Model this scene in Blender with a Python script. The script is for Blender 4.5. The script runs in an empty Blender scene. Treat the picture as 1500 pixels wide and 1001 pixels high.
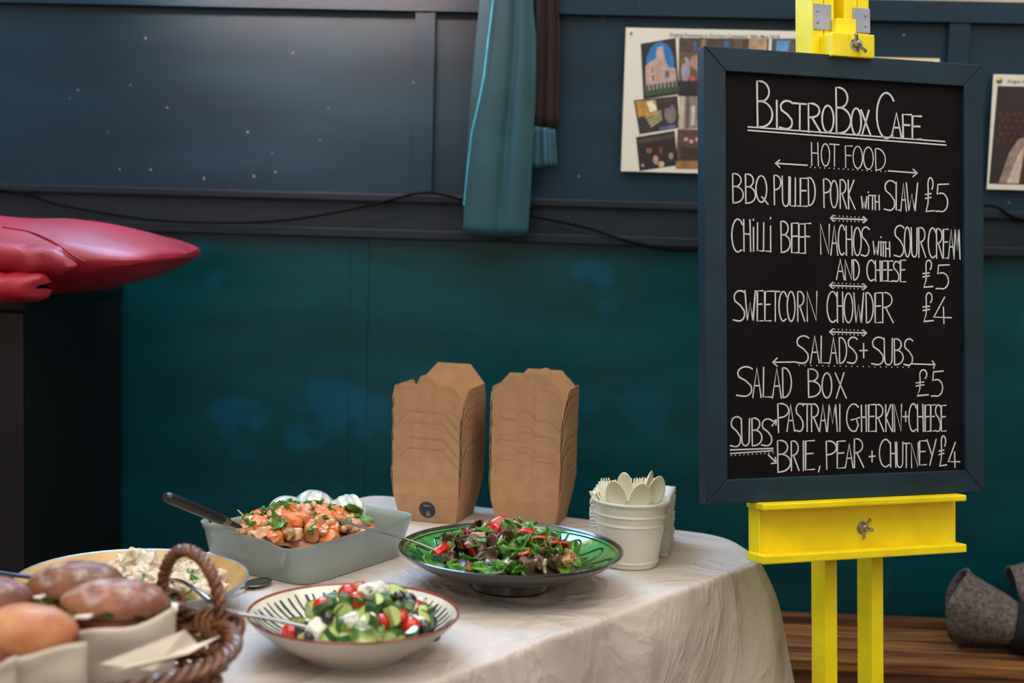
import bpy, bmesh, math, random
from mathutils import Vector, Matrix, noise, Euler
from math import sin, cos, pi, radians, sqrt
rnd = random.Random(7)
SC = bpy.context.scene
COL = SC.collection

# ------------------------------------------------------------ camera, world, lights, exposure
cam_d = bpy.data.cameras.new('camera'); cam = bpy.data.objects.new('camera', cam_d); COL.objects.link(cam)
YAW, PITCH, ROLL = radians(2.9), radians(5.4), radians(1.6)
fw = Vector((-sin(YAW)*cos(PITCH), cos(YAW)*cos(PITCH), -sin(PITCH)))
r0 = Vector((cos(YAW), sin(YAW), 0)); u0 = r0.cross(fw)
rr = r0*cos(ROLL)+u0*sin(ROLL); uu = u0*cos(ROLL)-r0*sin(ROLL)
cam.matrix_world = Matrix(((rr.x, uu.x, -fw.x, 0), (rr.y, uu.y, -fw.y, 0), (rr.z, uu.z, -fw.z, 1.35), (0, 0, 0, 1)))
cam_d.sensor_width = 36; cam_d.lens = 50; cam_d.clip_start = .05
cam_d.dof.use_dof = True; cam_d.dof.focus_distance = 2.36; cam_d.dof.aperture_fstop = 3.0
SC.camera = cam
SC.view_settings.view_transform = 'Standard'; SC.view_settings.look = 'None'
SC.view_settings.gamma = 1; SC.view_settings.use_curve_mapping = False
SC.view_settings.exposure = -0.55
w = bpy.data.worlds.new('sky'); SC.world = w; w.use_nodes = True
w.node_tree.nodes['Background'].inputs[0].default_value = (.60, .75, 1, 1)
w.node_tree.nodes['Background'].inputs[1].default_value = .6

def area(name, loc, look, sx, sy, power, col, spread=180):
    l = bpy.data.lights.new(name, 'AREA'); l.shape = 'RECTANGLE'; l.size = sx; l.size_y = sy
    l.energy = power; l.color = col; l.spread = radians(spread)
    o = bpy.data.objects.new(name, l); COL.objects.link(o); o.location = loc
    o.rotation_euler = (Vector(look)-Vector(loc)).to_track_quat('-Z', 'Y').to_euler()
    return o
area('daylight_back_window', (-.78, 3.17, 2.31), (-.30, 2.1, .9), .95, .68, 52, (.34, .62, 1))
area('daylight_room_windows', (-1.2, -2.6, 2.3), (0, 2.4, .9), 2.6, 1.6, 43, (1, .96, .92))
area('daylight_right_window', (2.45, .2, 2.3), (.2, 2.3, .7), 1.6, 1.4, 26, (1, .96, .92))
area('daylight_left_window', (-3.3, 1.0, 2.4), (0, 2.6, 1.0), 1.2, 1.2, 14, (1, .97, .93))
area('ceiling_light', (.0, .9, 3.75), (.0, 1.2, 0), 4.4, 3.6, 215, (1, .95, .89))  # unseen overhead fill, added to lift the shadows on the table
area('wall_wash_lamp', (-.64, 2.90, 2.02), (-.62, 3.21, 1.76), .6, .06, 8.5, (1, .44, .28), 75)  # added light, imitates lens haze on the upper left wall

# ------------------------------------------------------------ materials
def lin(c):
    return tuple(((x/255)/12.92 if x <= 10 else ((x/255+.055)/1.055)**2.4) for x in c)+(1,)
MATS = {}
def mat(name, rgb, rough=.5, metal=0, var=.12, scale=30, bump=0, bscale=200, coat=0, spec=.5, trans=0, sss=0, rgb2=None, stretch=(1, 1, 1), emit=None, alpha=None):
    m = bpy.data.materials.new(name); m.use_nodes = True; MATS[name] = m
    nt = m.node_tree; N = nt.nodes; L = nt.links; b = N['Principled BSDF']
    tc = N.new('ShaderNodeTexCoord'); mp = N.new('ShaderNodeMapping'); mp.inputs['Scale'].default_value = stretch
    L.new(tc.outputs['Object'], mp.inputs[0])
    nz = N.new('ShaderNodeTexNoise'); nz.inputs['Scale'].default_value = scale; nz.inputs['Detail'].default_value = 5
    L.new(mp.outputs[0], nz.inputs['Vector'])
    mx = N.new('ShaderNodeMix'); mx.data_type = 'RGBA'
    c = lin(rgb); d = lin(rgb2) if rgb2 else tuple(x*(1-var*2.2) for x in c[:3])+(1,)
    mx.inputs[6].default_value = c if rgb2 else tuple(min(1, x*(1+var)) for x in c[:3])+(1,); mx.inputs[7].default_value = d
    rp = N.new('ShaderNodeMapRange'); rp.inputs[1].default_value = .35; rp.inputs[2].default_value = .65
    L.new(nz.outputs[0], rp.inputs[0]); L.new(rp.outputs[0], mx.inputs[0])
    L.new(mx.outputs[2], b.inputs['Base Color'])
    b.inputs['Roughness'].default_value = rough; b.inputs['Metallic'].default_value = metal
    b.inputs['Specular IOR Level'].default_value = spec
    b.inputs['Coat Weight'].default_value = coat; b.inputs['Coat Roughness'].default_value = .06
    b.inputs['Transmission Weight'].default_value = trans
    if sss:
        b.inputs['Subsurface Weight'].default_value = sss; b.inputs['Subsurface Scale'].default_value = .006
    if bump:
        n2 = N.new('ShaderNodeTexNoise'); n2.inputs['Scale'].default_value = bscale; n2.inputs['Detail'].default_value = 4
        L.new(mp.outputs[0], n2.inputs['Vector'])
        bp = N.new('ShaderNodeBump'); bp.inputs['Strength'].default_value = bump; bp.inputs['Distance'].default_value = .002
        L.new(n2.outputs[0], bp.inputs['Height']); L.new(bp.outputs[0], b.inputs['Normal'])
    m['out'] = 1
    return m
def paint_wall(name, rgb, rough, chips=True, patches=(), prgb=(0, 78, 104), var=.12, chip_th=.045):
    """old gloss paint: brush grain, small chips down to plaster, bluer patches that paint window reflections over the wear"""
    m = mat(name, rgb, rough, var=var, scale=2.5, bump=.10, bscale=26, stretch=(1, 1, 4))
    nt = m.node_tree; N = nt.nodes; L = nt.links; b = N['Principled BSDF']; b.inputs['Specular IOR Level'].default_value = .28
    src = b.inputs['Base Color'].links[0].from_socket
    geo = N.new('ShaderNodeNewGeometry')
    dn = N.new('ShaderNodeTexNoise'); dn.inputs['Scale'].default_value = 14; dn.inputs['Detail'].default_value = 4
    L.new(geo.outputs['Position'], dn.inputs['Vector'])
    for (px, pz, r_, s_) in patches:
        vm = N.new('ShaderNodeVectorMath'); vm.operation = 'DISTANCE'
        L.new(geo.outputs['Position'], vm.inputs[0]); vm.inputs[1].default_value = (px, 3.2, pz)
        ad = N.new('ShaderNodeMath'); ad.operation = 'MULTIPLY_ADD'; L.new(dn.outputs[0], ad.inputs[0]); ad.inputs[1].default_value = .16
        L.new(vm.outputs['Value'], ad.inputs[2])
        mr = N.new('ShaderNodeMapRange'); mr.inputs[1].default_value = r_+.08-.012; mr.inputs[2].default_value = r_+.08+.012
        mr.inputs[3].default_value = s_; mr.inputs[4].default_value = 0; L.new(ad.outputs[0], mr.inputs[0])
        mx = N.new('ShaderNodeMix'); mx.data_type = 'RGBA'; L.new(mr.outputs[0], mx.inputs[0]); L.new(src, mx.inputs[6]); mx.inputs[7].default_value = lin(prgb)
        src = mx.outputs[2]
    if chips:
        vo = N.new('ShaderNodeTexVoronoi'); vo.inputs['Scale'].default_value = 19
        L.new(geo.outputs['Position'], vo.inputs['Vector'])
        lt = N.new('ShaderNodeMath'); lt.operation = 'LESS_THAN'; L.new(vo.outputs['Distance'], lt.inputs[0]); lt.inputs[1].default_value = chip_th
        n3 = N.new('ShaderNodeTexNoise'); n3.inputs['Scale'].default_value = 3.2; L.new(geo.outputs['Position'], n3.inputs['Vector'])
        gt = N.new('ShaderNodeMath'); gt.operation = 'GREATER_THAN'; L.new(n3.outputs[0], gt.inputs[0]); gt.inputs[1].default_value = .47
        mu = N.new('ShaderNodeMath'); mu.operation = 'MULTIPLY'; L.new(lt.outputs[0], mu.inputs[0]); L.new(gt.outputs[0], mu.inputs[1])
        mx = N.new('ShaderNodeMix'); mx.data_type = 'RGBA'; L.new(mu.outputs[0], mx.inputs[0]); L.new(src, mx.inputs[6]); mx.inputs[7].default_value = lin((124, 120, 114))
        src = mx.outputs[2]
    L.new(src, b.inputs['Base Color'])
    return m

WALL_UP = paint_wall('blue_grey_gloss_paint', (19, 48, 66), .45, chip_th=.055)
RAILM = paint_wall('dark_rail_paint', (24, 36, 46), .5, chip_th=.035)
TEAL = paint_wall('teal_gloss_paint', (0, 66, 74), .28, chips=False, var=.12, patches=(  # bluer patches put window reflections into the worn teal colour
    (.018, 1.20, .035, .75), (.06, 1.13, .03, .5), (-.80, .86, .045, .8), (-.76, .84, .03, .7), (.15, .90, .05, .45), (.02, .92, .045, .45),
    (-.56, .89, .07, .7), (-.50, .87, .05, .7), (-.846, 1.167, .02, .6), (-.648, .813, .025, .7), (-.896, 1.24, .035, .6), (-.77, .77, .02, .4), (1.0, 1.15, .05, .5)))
CREAM = mat('cream_wall_paint', (190, 176, 158), .85, scale=3)
FLOORM = mat('dark_floorboards', (70, 50, 34), .5, scale=6, stretch=(1, 8, 1), bump=.2)
PLAST = mat('ceiling_plaster', (190, 185, 175), .9)

# ------------------------------------------------------------ mesh helpers
class MB:
    def __init__(s): s.v = []; s.f = []; s.mi = []; s.M = Matrix()
    def add(s, vs, fs, mi=0):
        o = len(s.v); s.v += [s.M @ Vector(p) for p in vs]; s.f += [tuple(i+o for i in f) for f in fs]; s.mi += [mi]*len(fs); return s
    def box(s, x0, x1, y0, y1, z0, z1, bev=0, mi=0):
        if bev <= 0:
            vs = [(x, y, z) for x in (x0, x1) for y in (y0, y1) for z in (z0, z1)]
            return s.add(vs, [(0, 1, 3, 2), (4, 6, 7, 5), (0, 4, 5, 1), (2, 3, 7, 6), (0, 2, 6, 4), (1, 5, 7, 3)], mi)
        bm = bmesh.new(); bmesh.ops.create_cube(bm, size=1)
        for v in bm.verts: v.co = Vector(((x0+x1)/2+v.co.x*(x1-x0), (y0+y1)/2+v.co.y*(y1-y0), (z0+z1)/2+v.co.z*(z1-z0)))
        bmesh.ops.bevel(bm, geom=bm.edges[:], offset=bev, segments=2, affect='EDGES', profile=.6)
        return s.bm(bm, mi)
    def bm(s, bm, mi=0):
        bm.verts.index_update(); s.add([v.co.copy() for v in bm.verts], [tuple(v.index for v in f.verts) for f in bm.faces], mi); bm.free(); return s
    def lathe(s, prof, n=48, c=(0, 0, 0), mi=0, cap=False):
        vs = []; fs = []
        for (r_, z) in prof:
            for k in range(n):
                a = 2*pi*k/n; vs.append((c[0]+r_*cos(a), c[1]+r_*sin(a), c[2]+z))
        for i in range(len(prof)-1):
            for k in range(n):
                fs.append((i*n+k, i*n+(k+1) % n, (i+1)*n+(k+1) % n, (i+1)*n+k))
        if cap:
            fs.append(tuple(reversed(range(n)))); fs.append(tuple((len(prof)-1)*n+k for k in range(n)))
        return s.add(vs, fs, mi)
    def tube(s, pts, rad, n=8, mi=0, flat=1.0, up=None, closed=False):
        pts = [Vector(p) for p in pts]; m = len(pts)
        if not hasattr(rad, '__len__'): rad = [rad]*m
        vs = []; fs = []; pn = None
        for i, p in enumerate(pts):
            if closed: t = pts[(i+1) % m]-pts[i-1]
            else: t = pts[min(i+1, m-1)]-pts[max(i-1, 0)]
            t.normalize()
            if up is not None: nrm = Vector(up)-t*t.dot(Vector(up))
            elif pn is None: nrm = t.orthogonal()
            else: nrm = pn-t*t.dot(pn)
            nrm.normalize(); pn = nrm; b = t.cross(nrm)
            for k in range(n):
                a = 2*pi*k/n; vs.append(p+nrm*rad[i]*cos(a)*flat+b*rad[i]*sin(a))
        for i in range(m if closed else m-1):
            j = (i+1) % m
            for k in range(n): fs.append((i*n+k, i*n+(k+1) % n, j*n+(k+1) % n, j*n+k))
        if not closed: fs.append(tuple(reversed(range(n)))); fs.append(tuple((m-1)*n+k for k in range(n)))
        return s.add(vs, fs, mi)
    def grid(s, fn, nu, nv, mi=0, wrap=False):
        vs = [fn(i/(nu if wrap else nu-1), j/(nv-1)) for i in range(nu) for j in range(nv)]
        fs = []
        for i in range(nu if wrap else nu-1):
            for j in range(nv-1):
                k = (i+1) % nu
                fs.append((i*nv+j, k*nv+j, k*nv+j+1, i*nv+j+1))
        return s.add(vs, fs, mi)
    def blob(s, rx, ry, rz, sub=3, amp=0, fr=4, seed=0, c=(0, 0, 0), fn=None, mi=0):
        bm = bmesh.new(); bmesh.ops.create_icosphere(bm, subdivisions=sub, radius=1)
        for v in bm.verts:
            d = 1+amp*noise.noise(v.co*fr+Vector((seed*3.7, seed, 0)))
            p = Vector((v.co.x*rx*d, v.co.y*ry*d, v.co.z*rz*d))
            if fn: p = fn(p, v.co)
            v.co = p+Vector(c)
        return s.bm(bm, mi)
    def build(s, name, m, parent=None, smooth=True, kind=None, loc=None):
        me = bpy.data.meshes.new(name); me.from_pydata([tuple(v) for v in s.v], [], s.f)
        for x in (m if isinstance(m, (list, tuple)) else [m]): me.materials.append(x)
        me.polygons.foreach_set('material_index', s.mi)
        bm = bmesh.new(); bm.from_mesh(me); bmesh.ops.recalc_face_normals(bm, faces=bm.faces[:]); bm.to_mesh(me); bm.free()
        if smooth:
            me.polygons.foreach_set('use_smooth', [True]*len(me.polygons))
            try: me.set_sharp_from_angle(angle=radians(38))
            except Exception: pass
        me.update()
        o = bpy.data.objects.new(name, me); COL.objects.link(o)
        if parent is not None: o.parent = parent
        if kind: o['kind'] = kind
        if loc is not None: o.location = loc
        return o
def thing(name, label, cat, loc=(0, 0, 0), rot=(0, 0, 0), group=None):
    o = bpy.data.objects.new(name, None); COL.objects.link(o); o.empty_display_size = .03
    o.location = loc; o.rotation_euler = rot
    return tag(o, label, cat, group)
def tag(o, label, cat, group=None):
    o['label'] = label; o['category'] = cat
    if group: o['group'] = group
    return o
def copy_tree(o, parent=None):
    c = o.copy(); COL.objects.link(c)
    if parent is not None: c.parent = parent
    for ch in list(o.children): copy_tree(ch, c)
    return c
def struct(o): o['kind'] = 'structure'; return o

# ------------------------------------------------------------ room shell
wb = thing('wall_back', 'teal and blue painted panelled wall', 'wall'); del wb['label']; del wb['category']; struct(wb)
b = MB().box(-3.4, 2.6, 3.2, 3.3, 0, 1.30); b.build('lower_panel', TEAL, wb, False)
# upper boarding: recessed panels, stiles and top rail
SX = [-1.56, -.374, .795, 1.96]
for i, x in enumerate(SX):
    MB().box(x-.0225, x+.0225, 3.192, 3.3, 1.372, 1.776, .0012).build('stile', WALL_UP, wb, False)
edges = [-3.4]+SX+[2.6]
for a, c in zip(edges[:-1], edges[1:]):
    x0 = a+(.0225 if a > -3.4 else 0); x1 = c-(.0225 if c < 2.6 else 0)
    MB().box(x0, x1, 3.208, 3.3, 1.372, 1.776).build('upper_panel', WALL_UP, wb, False)
MB().box(-3.4, 2.6, 3.188, 3.3, 1.776, 1.822, .0015).build('top_rail', WALL_UP, wb, False)
# plaster above with the window opening
b = MB(); b.box(-3.4, -1.40, 3.2, 3.3, 1.822, 3.9); b.box(-.20, 2.6, 3.2, 3.3, 1.822, 3.9); b.box(-1.40, -.20, 3.2, 3.3, 1.822, 1.94); b.box(-1.40, -.20, 3.2, 3.3, 3.2, 3.9)
b.build('plaster', CREAM, wb, False)
for x in (-.511,):
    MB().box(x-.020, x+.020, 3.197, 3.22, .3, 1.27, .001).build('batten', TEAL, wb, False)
for x in (.70,-1.75):
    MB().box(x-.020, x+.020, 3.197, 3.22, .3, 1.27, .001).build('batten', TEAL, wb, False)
WOODW = mat('window_white', (200, 200, 195), .5)
wn = thing('window_1', '', ''); del wn['label']; del wn['category']; struct(wn)
for nm, bx in (('window_frame', (-1.40, -1.35, 1.94, 3.2)), ('window_frame', (-.25, -.20, 1.94, 3.2)), ('window_frame', (-1.35, -.25, 1.94, 1.98)), ('window_frame', (-1.35, -.25, 3.15, 3.2))):
    MB().box(bx[0], bx[1], 3.2, 3.28, bx[2], bx[3]).build(nm, WOODW, wn, False)
# chair rail: lip, fascia, bead
t1 = thing('trim_1', '', ''); del t1['label']; del t1['category']; struct(t1)
MB().box(-3.4, 2.6, 3.176, 3.22, 1.353, 1.372, .004).build('rail_lip', RAILM, t1, False)
MB().box(-3.4, 2.6, 3.187, 3.22, 1.292, 1.353).build('rail_fascia', RAILM, t1, False)
MB().box(-3.4, 2.6, 3.174, 3.22, 1.272, 1.293, .003).build('rail_bead', RAILM, t1, False)
struct(MB().box(-3.4, 2.6, -3.2, 3.3, -.1, 0).build('floor', FLOORM, None, False))
struct(MB().box(-3.4, 2.6, -3.2, 3.3, 3.9, 4).build('ceiling', PLAST, None, False))
struct(MB().box(-3.5, -3.4, -3.2, 3.3, 0, 3.9).build('wall_left', CREAM, None, False))
struct(MB().box(2.6, 2.7, -3.2, 3.3, 0, 3.9).build('wall_right', CREAM, None, False))
struct(MB().box(-3.5, 2.7, -3.3, -3.2, 0, 3.9).build('wall_front', CREAM, None, False))
def smooth_path(pts, n=8):
    P = [Vector(p) for p in pts]; out = []
    for i in range(len(P)-1):
        p0 = P[max(i-1, 0)]; p1 = P[i]; p2 = P[i+1]; p3 = P[min(i+2, len(P)-1)]
        for k in range(n):
            t = k/n
            out.append(.5*((2*p1)+(p2-p0)*t+(2*p0-5*p1+4*p2-p3)*t*t+(3*p1-p0-3*p2+p3)*t**3))
    out.append(P[-1]); return out
def lerpt(z, tab):
    for (a, va), (b_, vb) in zip(tab[:-1], tab[1:]):
        if z <= b_: return va+(vb-va)*max(0, (z-a)/(b_-a))
    return tab[-1][1]
# ------------------------------------------------------------ slatted bench on the right
WOOD = mat('old_varnished_wood', (156, 106, 56), .45, var=.3, scale=9, stretch=(.6, 8, 8), bump=.4, bscale=60, rgb2=(96, 60, 32))
WOODD = mat('dark_varnished_wood', (116, 74, 42), .5, var=.3, scale=9, stretch=(.6, 8, 8), bump=.3, bscale=60, rgb2=(70, 42, 26))
bn = thing('slatted_bench', 'long slatted wooden bench along the foot of the teal wall', 'bench', (.8, 3.036, 0))
def slat(y0, y1, z1, th, m, dx=0, nm='slat'):
    def f(b):
        b.box(-1.55, 1.1, y0, y1, z1-th, z1, .003)
    b = MB(); f(b); o = b.build(nm, m, bn, False); o.rotation_euler.z = dx
slat(.115, .148, .455, .03, WOODD, 0)
slat(.060, .092, .442, .02, WOOD, .002)
slat(.012, .046, .443, .02, WOOD, -.003)
slat(-.032, -.001, .441, .02, WOOD, .003)
slat(-.072, -.044, .443, .02, WOOD, -.002)
slat(-.108, -.084, .441, .02, WOODD, .002)
slat(-.165, -.118, .444, .024, WOOD, .0)
slat(-.157, -.135, .419, .07, WOODD, 0, 'apron')
for x in (-1.4, -.2, .95):
    b = MB(); b.box(x-.03, x+.03, -.13, -.09, 0, .42); b.box(x-.03, x+.03, .08, .12, 0, .42); b.box(x-.02, x+.02, -.13, .12, .38, .42)
    b.build('trestle', WOODD, bn, False)
# felt bundles on the bench
FELT = mat('grey_felt', (104, 96, 92), .95, var=.25, scale=120, bump=.6, bscale=500)
BLK = mat('black_cloth', (16, 16, 22), .85, var=.3, scale=20, bump=.5, bscale=40)
def felt_bundle(label, loc, rot, s=1, seed=0):
    t = thing('felt_bundle', label, 'bundle', loc, rot)
    def cuff(u, v):
        a = 2*pi*u
        L_ = .125*(1-v); r1 = .052+.012*(1-v)+.004*noise.noise(Vector((cos(a)*2, sin(a)*2, v*3+seed)))
        x = -L_ - (.016*cos(2*a)*(v < .2)*(1-v*5) if v < .2 else 0)
        return (x*s, (r1*cos(a))*s*1.15, (r1*sin(a)*(.9+.35*(1-v)) + .012*(1-v))*s)
    b = MB(); b.grid(cuff, 40, 14, wrap=True); o = b.build('felt_cuff', FELT, t)
    md = o.modifiers.new('th', 'SOLIDIFY'); md.thickness = .006
    b = MB(); b.tube([(-.07*s+.012*s*0, 1.15*s*.060*cos(a), s*.060*sin(a)*1.08) for a in [2*pi*k/30 for k in range(30)]], .0016, 5, closed=True)
    b.build('seam', FELT, t)
    b = MB(); b.blob(.11*s, .066*s, .062*s, 4, .16, 2.2, seed, (.07*s, 0, -.002*s)); b.build('black_lining', BLK, t)
    return t
felt_bundle('rolled grey felt bundle with black lining lying on the slatted bench', (.925, 2.985, .505), (0, radians(8), radians(-14)), 1, 1)
felt_bundle('smaller grey felt bundle with black lining resting on top of the other one', (1.05, 3.06, .60), (radians(20), radians(-35), radians(-10)), .8, 5)

# ------------------------------------------------------------ black cupboard and red mat
BLKP = mat('black_paint', (5, 5, 8), .5, var=.3, scale=4)
cb = thing('cupboard', 'tall black painted cupboard at the left edge under the red mat', 'cupboard', (-1.5, 2.9, 0))
MB().box(-.45, .444, -.26, .29, .0, 1.13, .004).build('carcass', BLKP, cb, False)
MB().box(-.46, .449, -.285, .29, 1.13, 1.153, .004).build('top', BLKP, cb, False)
MB().box(-.445, -.005, -.281, -.26, .06, 1.125, .003).build('door', BLKP, cb, False)
MB().box(.0, .444, -.281, -.26, .06, 1.125, .003).build('door', BLKP, cb, False)
VIN = mat('red_vinyl', (160, 5, 36), .5, var=.12, scale=5, bump=.5, bscale=14, coat=.06, spec=.6)
rm = thing('gym_mat', 'folded glossy red vinyl mat lying on the black cupboard', 'mat', (-1.2, 2.8, 1.153))
def matfn(u, v):
    # u along length 0..1 (left to right tip), v around section
    x = -.55+.955*u
    top = lerpt(x, [(-.6, .152), (0, .151), (.15, .146), (.25, .137), (.33, .122), (.38, .108), (.405, .098)])
    bot = lerpt(x, [(-.6, 0), (.16, 0.0), (.25, .012), (.33, .034), (.38, .055), (.405, .068)])
    t = max(0, (x-.20)/.205); k = sqrt(max(0, 1-t**5))
    mid = (top+bot)/2; hz = (top-bot)/2*(k*.8+.2*(t < 1)); hy = .245*(k**.8)
    a = 2*pi*v
    sc = lambda q, w_: (abs(q)**w_)*(1 if q >= 0 else -1)
    n = noise.noise(Vector((x*5, cos(a)*1.5, sin(a)*1.5)))*.006+noise.noise(Vector((x*14, cos(a)*5, sin(a)*3)))*.002
    return (x, hy*sc(cos(a), .85)+n, mid+hz*sc(sin(a), .95)+n*(1 if sin(a) > -.2 else 0))
b = MB(); b.grid(matfn, 60, 65); b.build('mat_body', VIN, rm)
def rollfn(z0, hz, xend, seed, y0, tilt):
    def f(u, v):
        x = -.55+(xend+.55)*u; a = 2*pi*v
        k = 1 if u < .965 else sqrt(max(0, 1-((u-.965)/.035)**2))
        r1 = noise.noise(Vector((x*9, seed, cos(a))))+.6*abs(noise.noise(Vector((x*22, seed*2, sin(a)*2))))
        near = max(0, (u-.7)/.3)
        cr = .007*r1*(.35+near*1.1)-.007*max(0, 1-abs(u-.80)/.03)*(sin(a) > -.3)-.005*max(0, 1-abs(u-.90)/.02)
        return (x+.012*sin(a*2+seed)*near, y0+.035*cos(a)*(.5+.5*k)+cr, z0+tilt*near+(hz*(abs(sin(a))**.8)*(1 if sin(a) > 0 else -1)*(k*.75+.25)*(1-.1*near))+cr*.8)
    return f
b = MB(); b.grid(rollfn(.088, .030, .262, 1, -.232, -.016), 90, 22); b.build('folded_edge', VIN, rm)
b = MB(); b.grid(rollfn(.029, .029, .215, 4, -.250, .0), 90, 22); b.build('folded_edge', VIN, rm)
def onm(x, v): p = Vector(matfn((x+.55)/.955, v)); return p+Vector((0, -.0006, .0008))
b = MB(); b.tube(smooth_path([onm(.10+.06*i, .36+.022*i*i*.7) for i in range(5)], 5), .0016, 6)
b.build('welt_seam', VIN, rm)

# ------------------------------------------------------------ cable along the rail
CAB = mat('dark_cable', (14, 11, 11), .9, spec=.1)
b = MB(); b.tube(smooth_path([(-3.0, 3.171, 1.37), (-1.8, 3.171, 1.38), (-1.34, 3.171, 1.358), (-1.19, 3.171, 1.326), (-1.0, 3.169, 1.300), (-.85, 3.169, 1.296), (-.70, 3.169, 1.304), (-.58, 3.169, 1.324), (-.47, 3.169, 1.350), (-.37, 3.169, 1.376), (-.30, 3.169, 1.368), (-.2, 3.169, 1.34), (-.12, 3.169, 1.330), (0, 3.168, 1.308), (.10, 3.168, 1.280), (.22, 3.17, 1.268), (.5, 3.17, 1.30), (.84, 3.17, 1.380), (.95, 3.17, 1.352), (1.2, 3.17, 1.30), (2.4, 3.17, 1.30)]), .0028, 6)
tag(b.build('cable', CAB), 'thin dark cable drooping along the painted chair rail', 'cable')

# ------------------------------------------------------------ hanging cloths
TEALC = mat('teal_satin_cloth', (12, 72, 86), .7, var=.12, scale=8, bump=.2, bscale=300, spec=.6)
EDGC = mat('bright_satin_edge', (60, 190, 215), .35)  # brighter teal paints the lit edge of the scarf fold as colour
BRNC = mat('brown_knit', (46, 33, 29), .95, var=.2, scale=60, stretch=(8, 8, 1), bump=.5, bscale=200)
BLUC = mat('blue_hem_cloth', (46, 88, 108), .75, var=.15, scale=20)
sc = thing('scarf', 'long teal satin scarf hanging down over the chair rail', 'scarf', (-.2, 3.13, 1.29))
LX = [(0, -.073), (.10, -.070), (.25, -.066), (.40, -.057), (.52, -.047), (1.0, -.03)]
RX = [(0, .070), (.12, .074), (.30, .078), (.42, .076), (.52, .064), (1.0, .04)]
def scf(u, v):
    z = v*1.0; l = lerpt(z, LX); r_ = lerpt(z, RX); x = l+(r_-l)*u
    y = .007*sin(u*5+z*2.2+.6)*(.5+z)+.0022*sin(u*13+z*4)+.013*math.exp(-((u-.55-z*.25)/.09)**2)*min(1, z*3+.3)
    return (x, y-.008, z-.006*(v == 0)*sin(u*3))
b = MB(); b.grid(scf, 60, 60); o = b.build('cloth', TEALC, sc); md = o.modifiers.new('t', 'SOLIDIFY'); md.thickness = .003
b = MB(); b.tube([(lerpt(z, LX)+dx, -.020, z) for z, dx in [(.06, .0), (.14, .0035), (.22, .009), (.28, .019), (.34, .026), (.42, .028), (.52, .030), (.62, .028), (.8, .025)]], .0016, 6, flat=.6)
b.build('fold_edge', EDGC, sc)  # strip that paints the lit edge of the scarf fold
br = thing('brown_garment', 'brown knitted cloth with a blue band hem hanging behind the teal scarf', 'cloth', (-.1, 3.155, 1.43))
def brf(u, v):
    z = .10+v*.8; x = -.036+.055*u+(.010*(1-v)*u)-(.012*v*u if v > .3 else 0)
    return (x, .006*sin(u*16)-.002, z-.006*u)
b = MB(); b.grid(brf, 30, 30); o = b.build('knit', BRNC, br); o.modifiers.new('t', 'SOLIDIFY').thickness = .003
def hmf(u, v):
    z = .005+.094*v+.006*u*(1-v)*0; x = -.036+(.067-.009*v)*u
    return (x, .004*sin(u*16)-.004-.008*(abs(u-.62) < .04), z+.008*u*(1-v)-.006*u*v)
b = MB(); b.grid(hmf, 40, 8); o = b.build('hem_band', BLUC, br); o.modifiers.new('t', 'SOLIDIFY').thickness = .004

# ------------------------------------------------------------ posters pinned to the wall
PAPER = mat('white_paper', (222, 218, 208), .6, var=.03, scale=4)
PAPC = mat('cream_paper', (226, 212, 170), .7, var=.03)
BRASS = mat('brass', (170, 145, 80), .35, 1)
_fm = {}
def flat(rgb):
    if rgb not in _fm: _fm[rgb] = mat('print_%d_%d_%d' % rgb, rgb, .5, var=.12, scale=60)
    return _fm[rgb]
def text_mesh(txt, name, size, m, parent, loc, bold=0):
    cu = bpy.data.curves.new('txt', 'FONT'); cu.body = txt; cu.size = size; cu.align_x = 'LEFT'; cu.offset = bold
    o = bpy.data.objects.new('txt', cu); COL.objects.link(o)
    bpy.context.view_layer.update()
    me = bpy.data.meshes.new_from_object(o.evaluated_get(bpy.context.evaluated_depsgraph_get())); bpy.data.objects.remove(o)
    me.materials.clear(); me.materials.append(m)
    p = bpy.data.objects.new(name, me); COL.objects.link(p); p.parent = parent; p.location = loc; p.rotation_euler = (pi/2, 0, 0); return p
def photo(parent, q, shapes, base, yy=-.0008, nm='photograph'):
    """q: four corners (x,z) TL,TR,BR,BL; shapes: polygons in 0..1 (y down) with a colour"""
    def P(s, t, y):
        a = [q[0][i]+(q[1][i]-q[0][i])*s for i in (0, 1)]; c = [q[3][i]+(q[2][i]-q[3][i])*s for i in (0, 1)]
        return (a[0]+(c[0]-a[0])*t, y, a[1]+(c[1]-a[1])*t)
    cols = [base]+[s[0] for s in shapes]; uniq = []
    [uniq.append(c) for c in cols if c not in uniq]
    b = MB(); vs = [P(0, 0, yy), P(1, 0, yy), P(1, 1, yy), P(0, 1, yy)]; b.add(vs, [(0, 1, 2, 3)], 0)
    for i, (c, pg) in enumerate(shapes):
        y = yy-.00006*(i+1); b.add([P(s, t, y) for s, t in pg], [tuple(range(len(pg)))], uniq.index(c))
    return b.build(nm, [flat(c) for c in uniq], parent, False)
def R_(c, x0, y0, x1, y1): return (c, [(x0, y0), (x1, y0), (x1, y1), (x0, y1)])
def ell(c, x, y, rx, ry, n=14): return (c, [(x+rx*cos(2*pi*k/n), y+ry*sin(2*pi*k/n)) for k in range(n)])
def W2(x, y):  # photograph-poster millimetres in the wall plane
    return (x, y)
po = thing('poster', 'white paper poster of choir photographs pinned left of the chalkboard', 'poster', (.07, 3.187, 1.436))
b = MB(); b.box(0, .424, -.0006, .0006, 0, .314); b.build('sheet', PAPER, po, False)
text_mesh('Singing Evensong in Durham Cathedral: 28th May 2018', 'printed_title', .0108, flat((88, 84, 110)), po, (.096, -.0012, .297), .00006)
k = .00152
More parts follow.
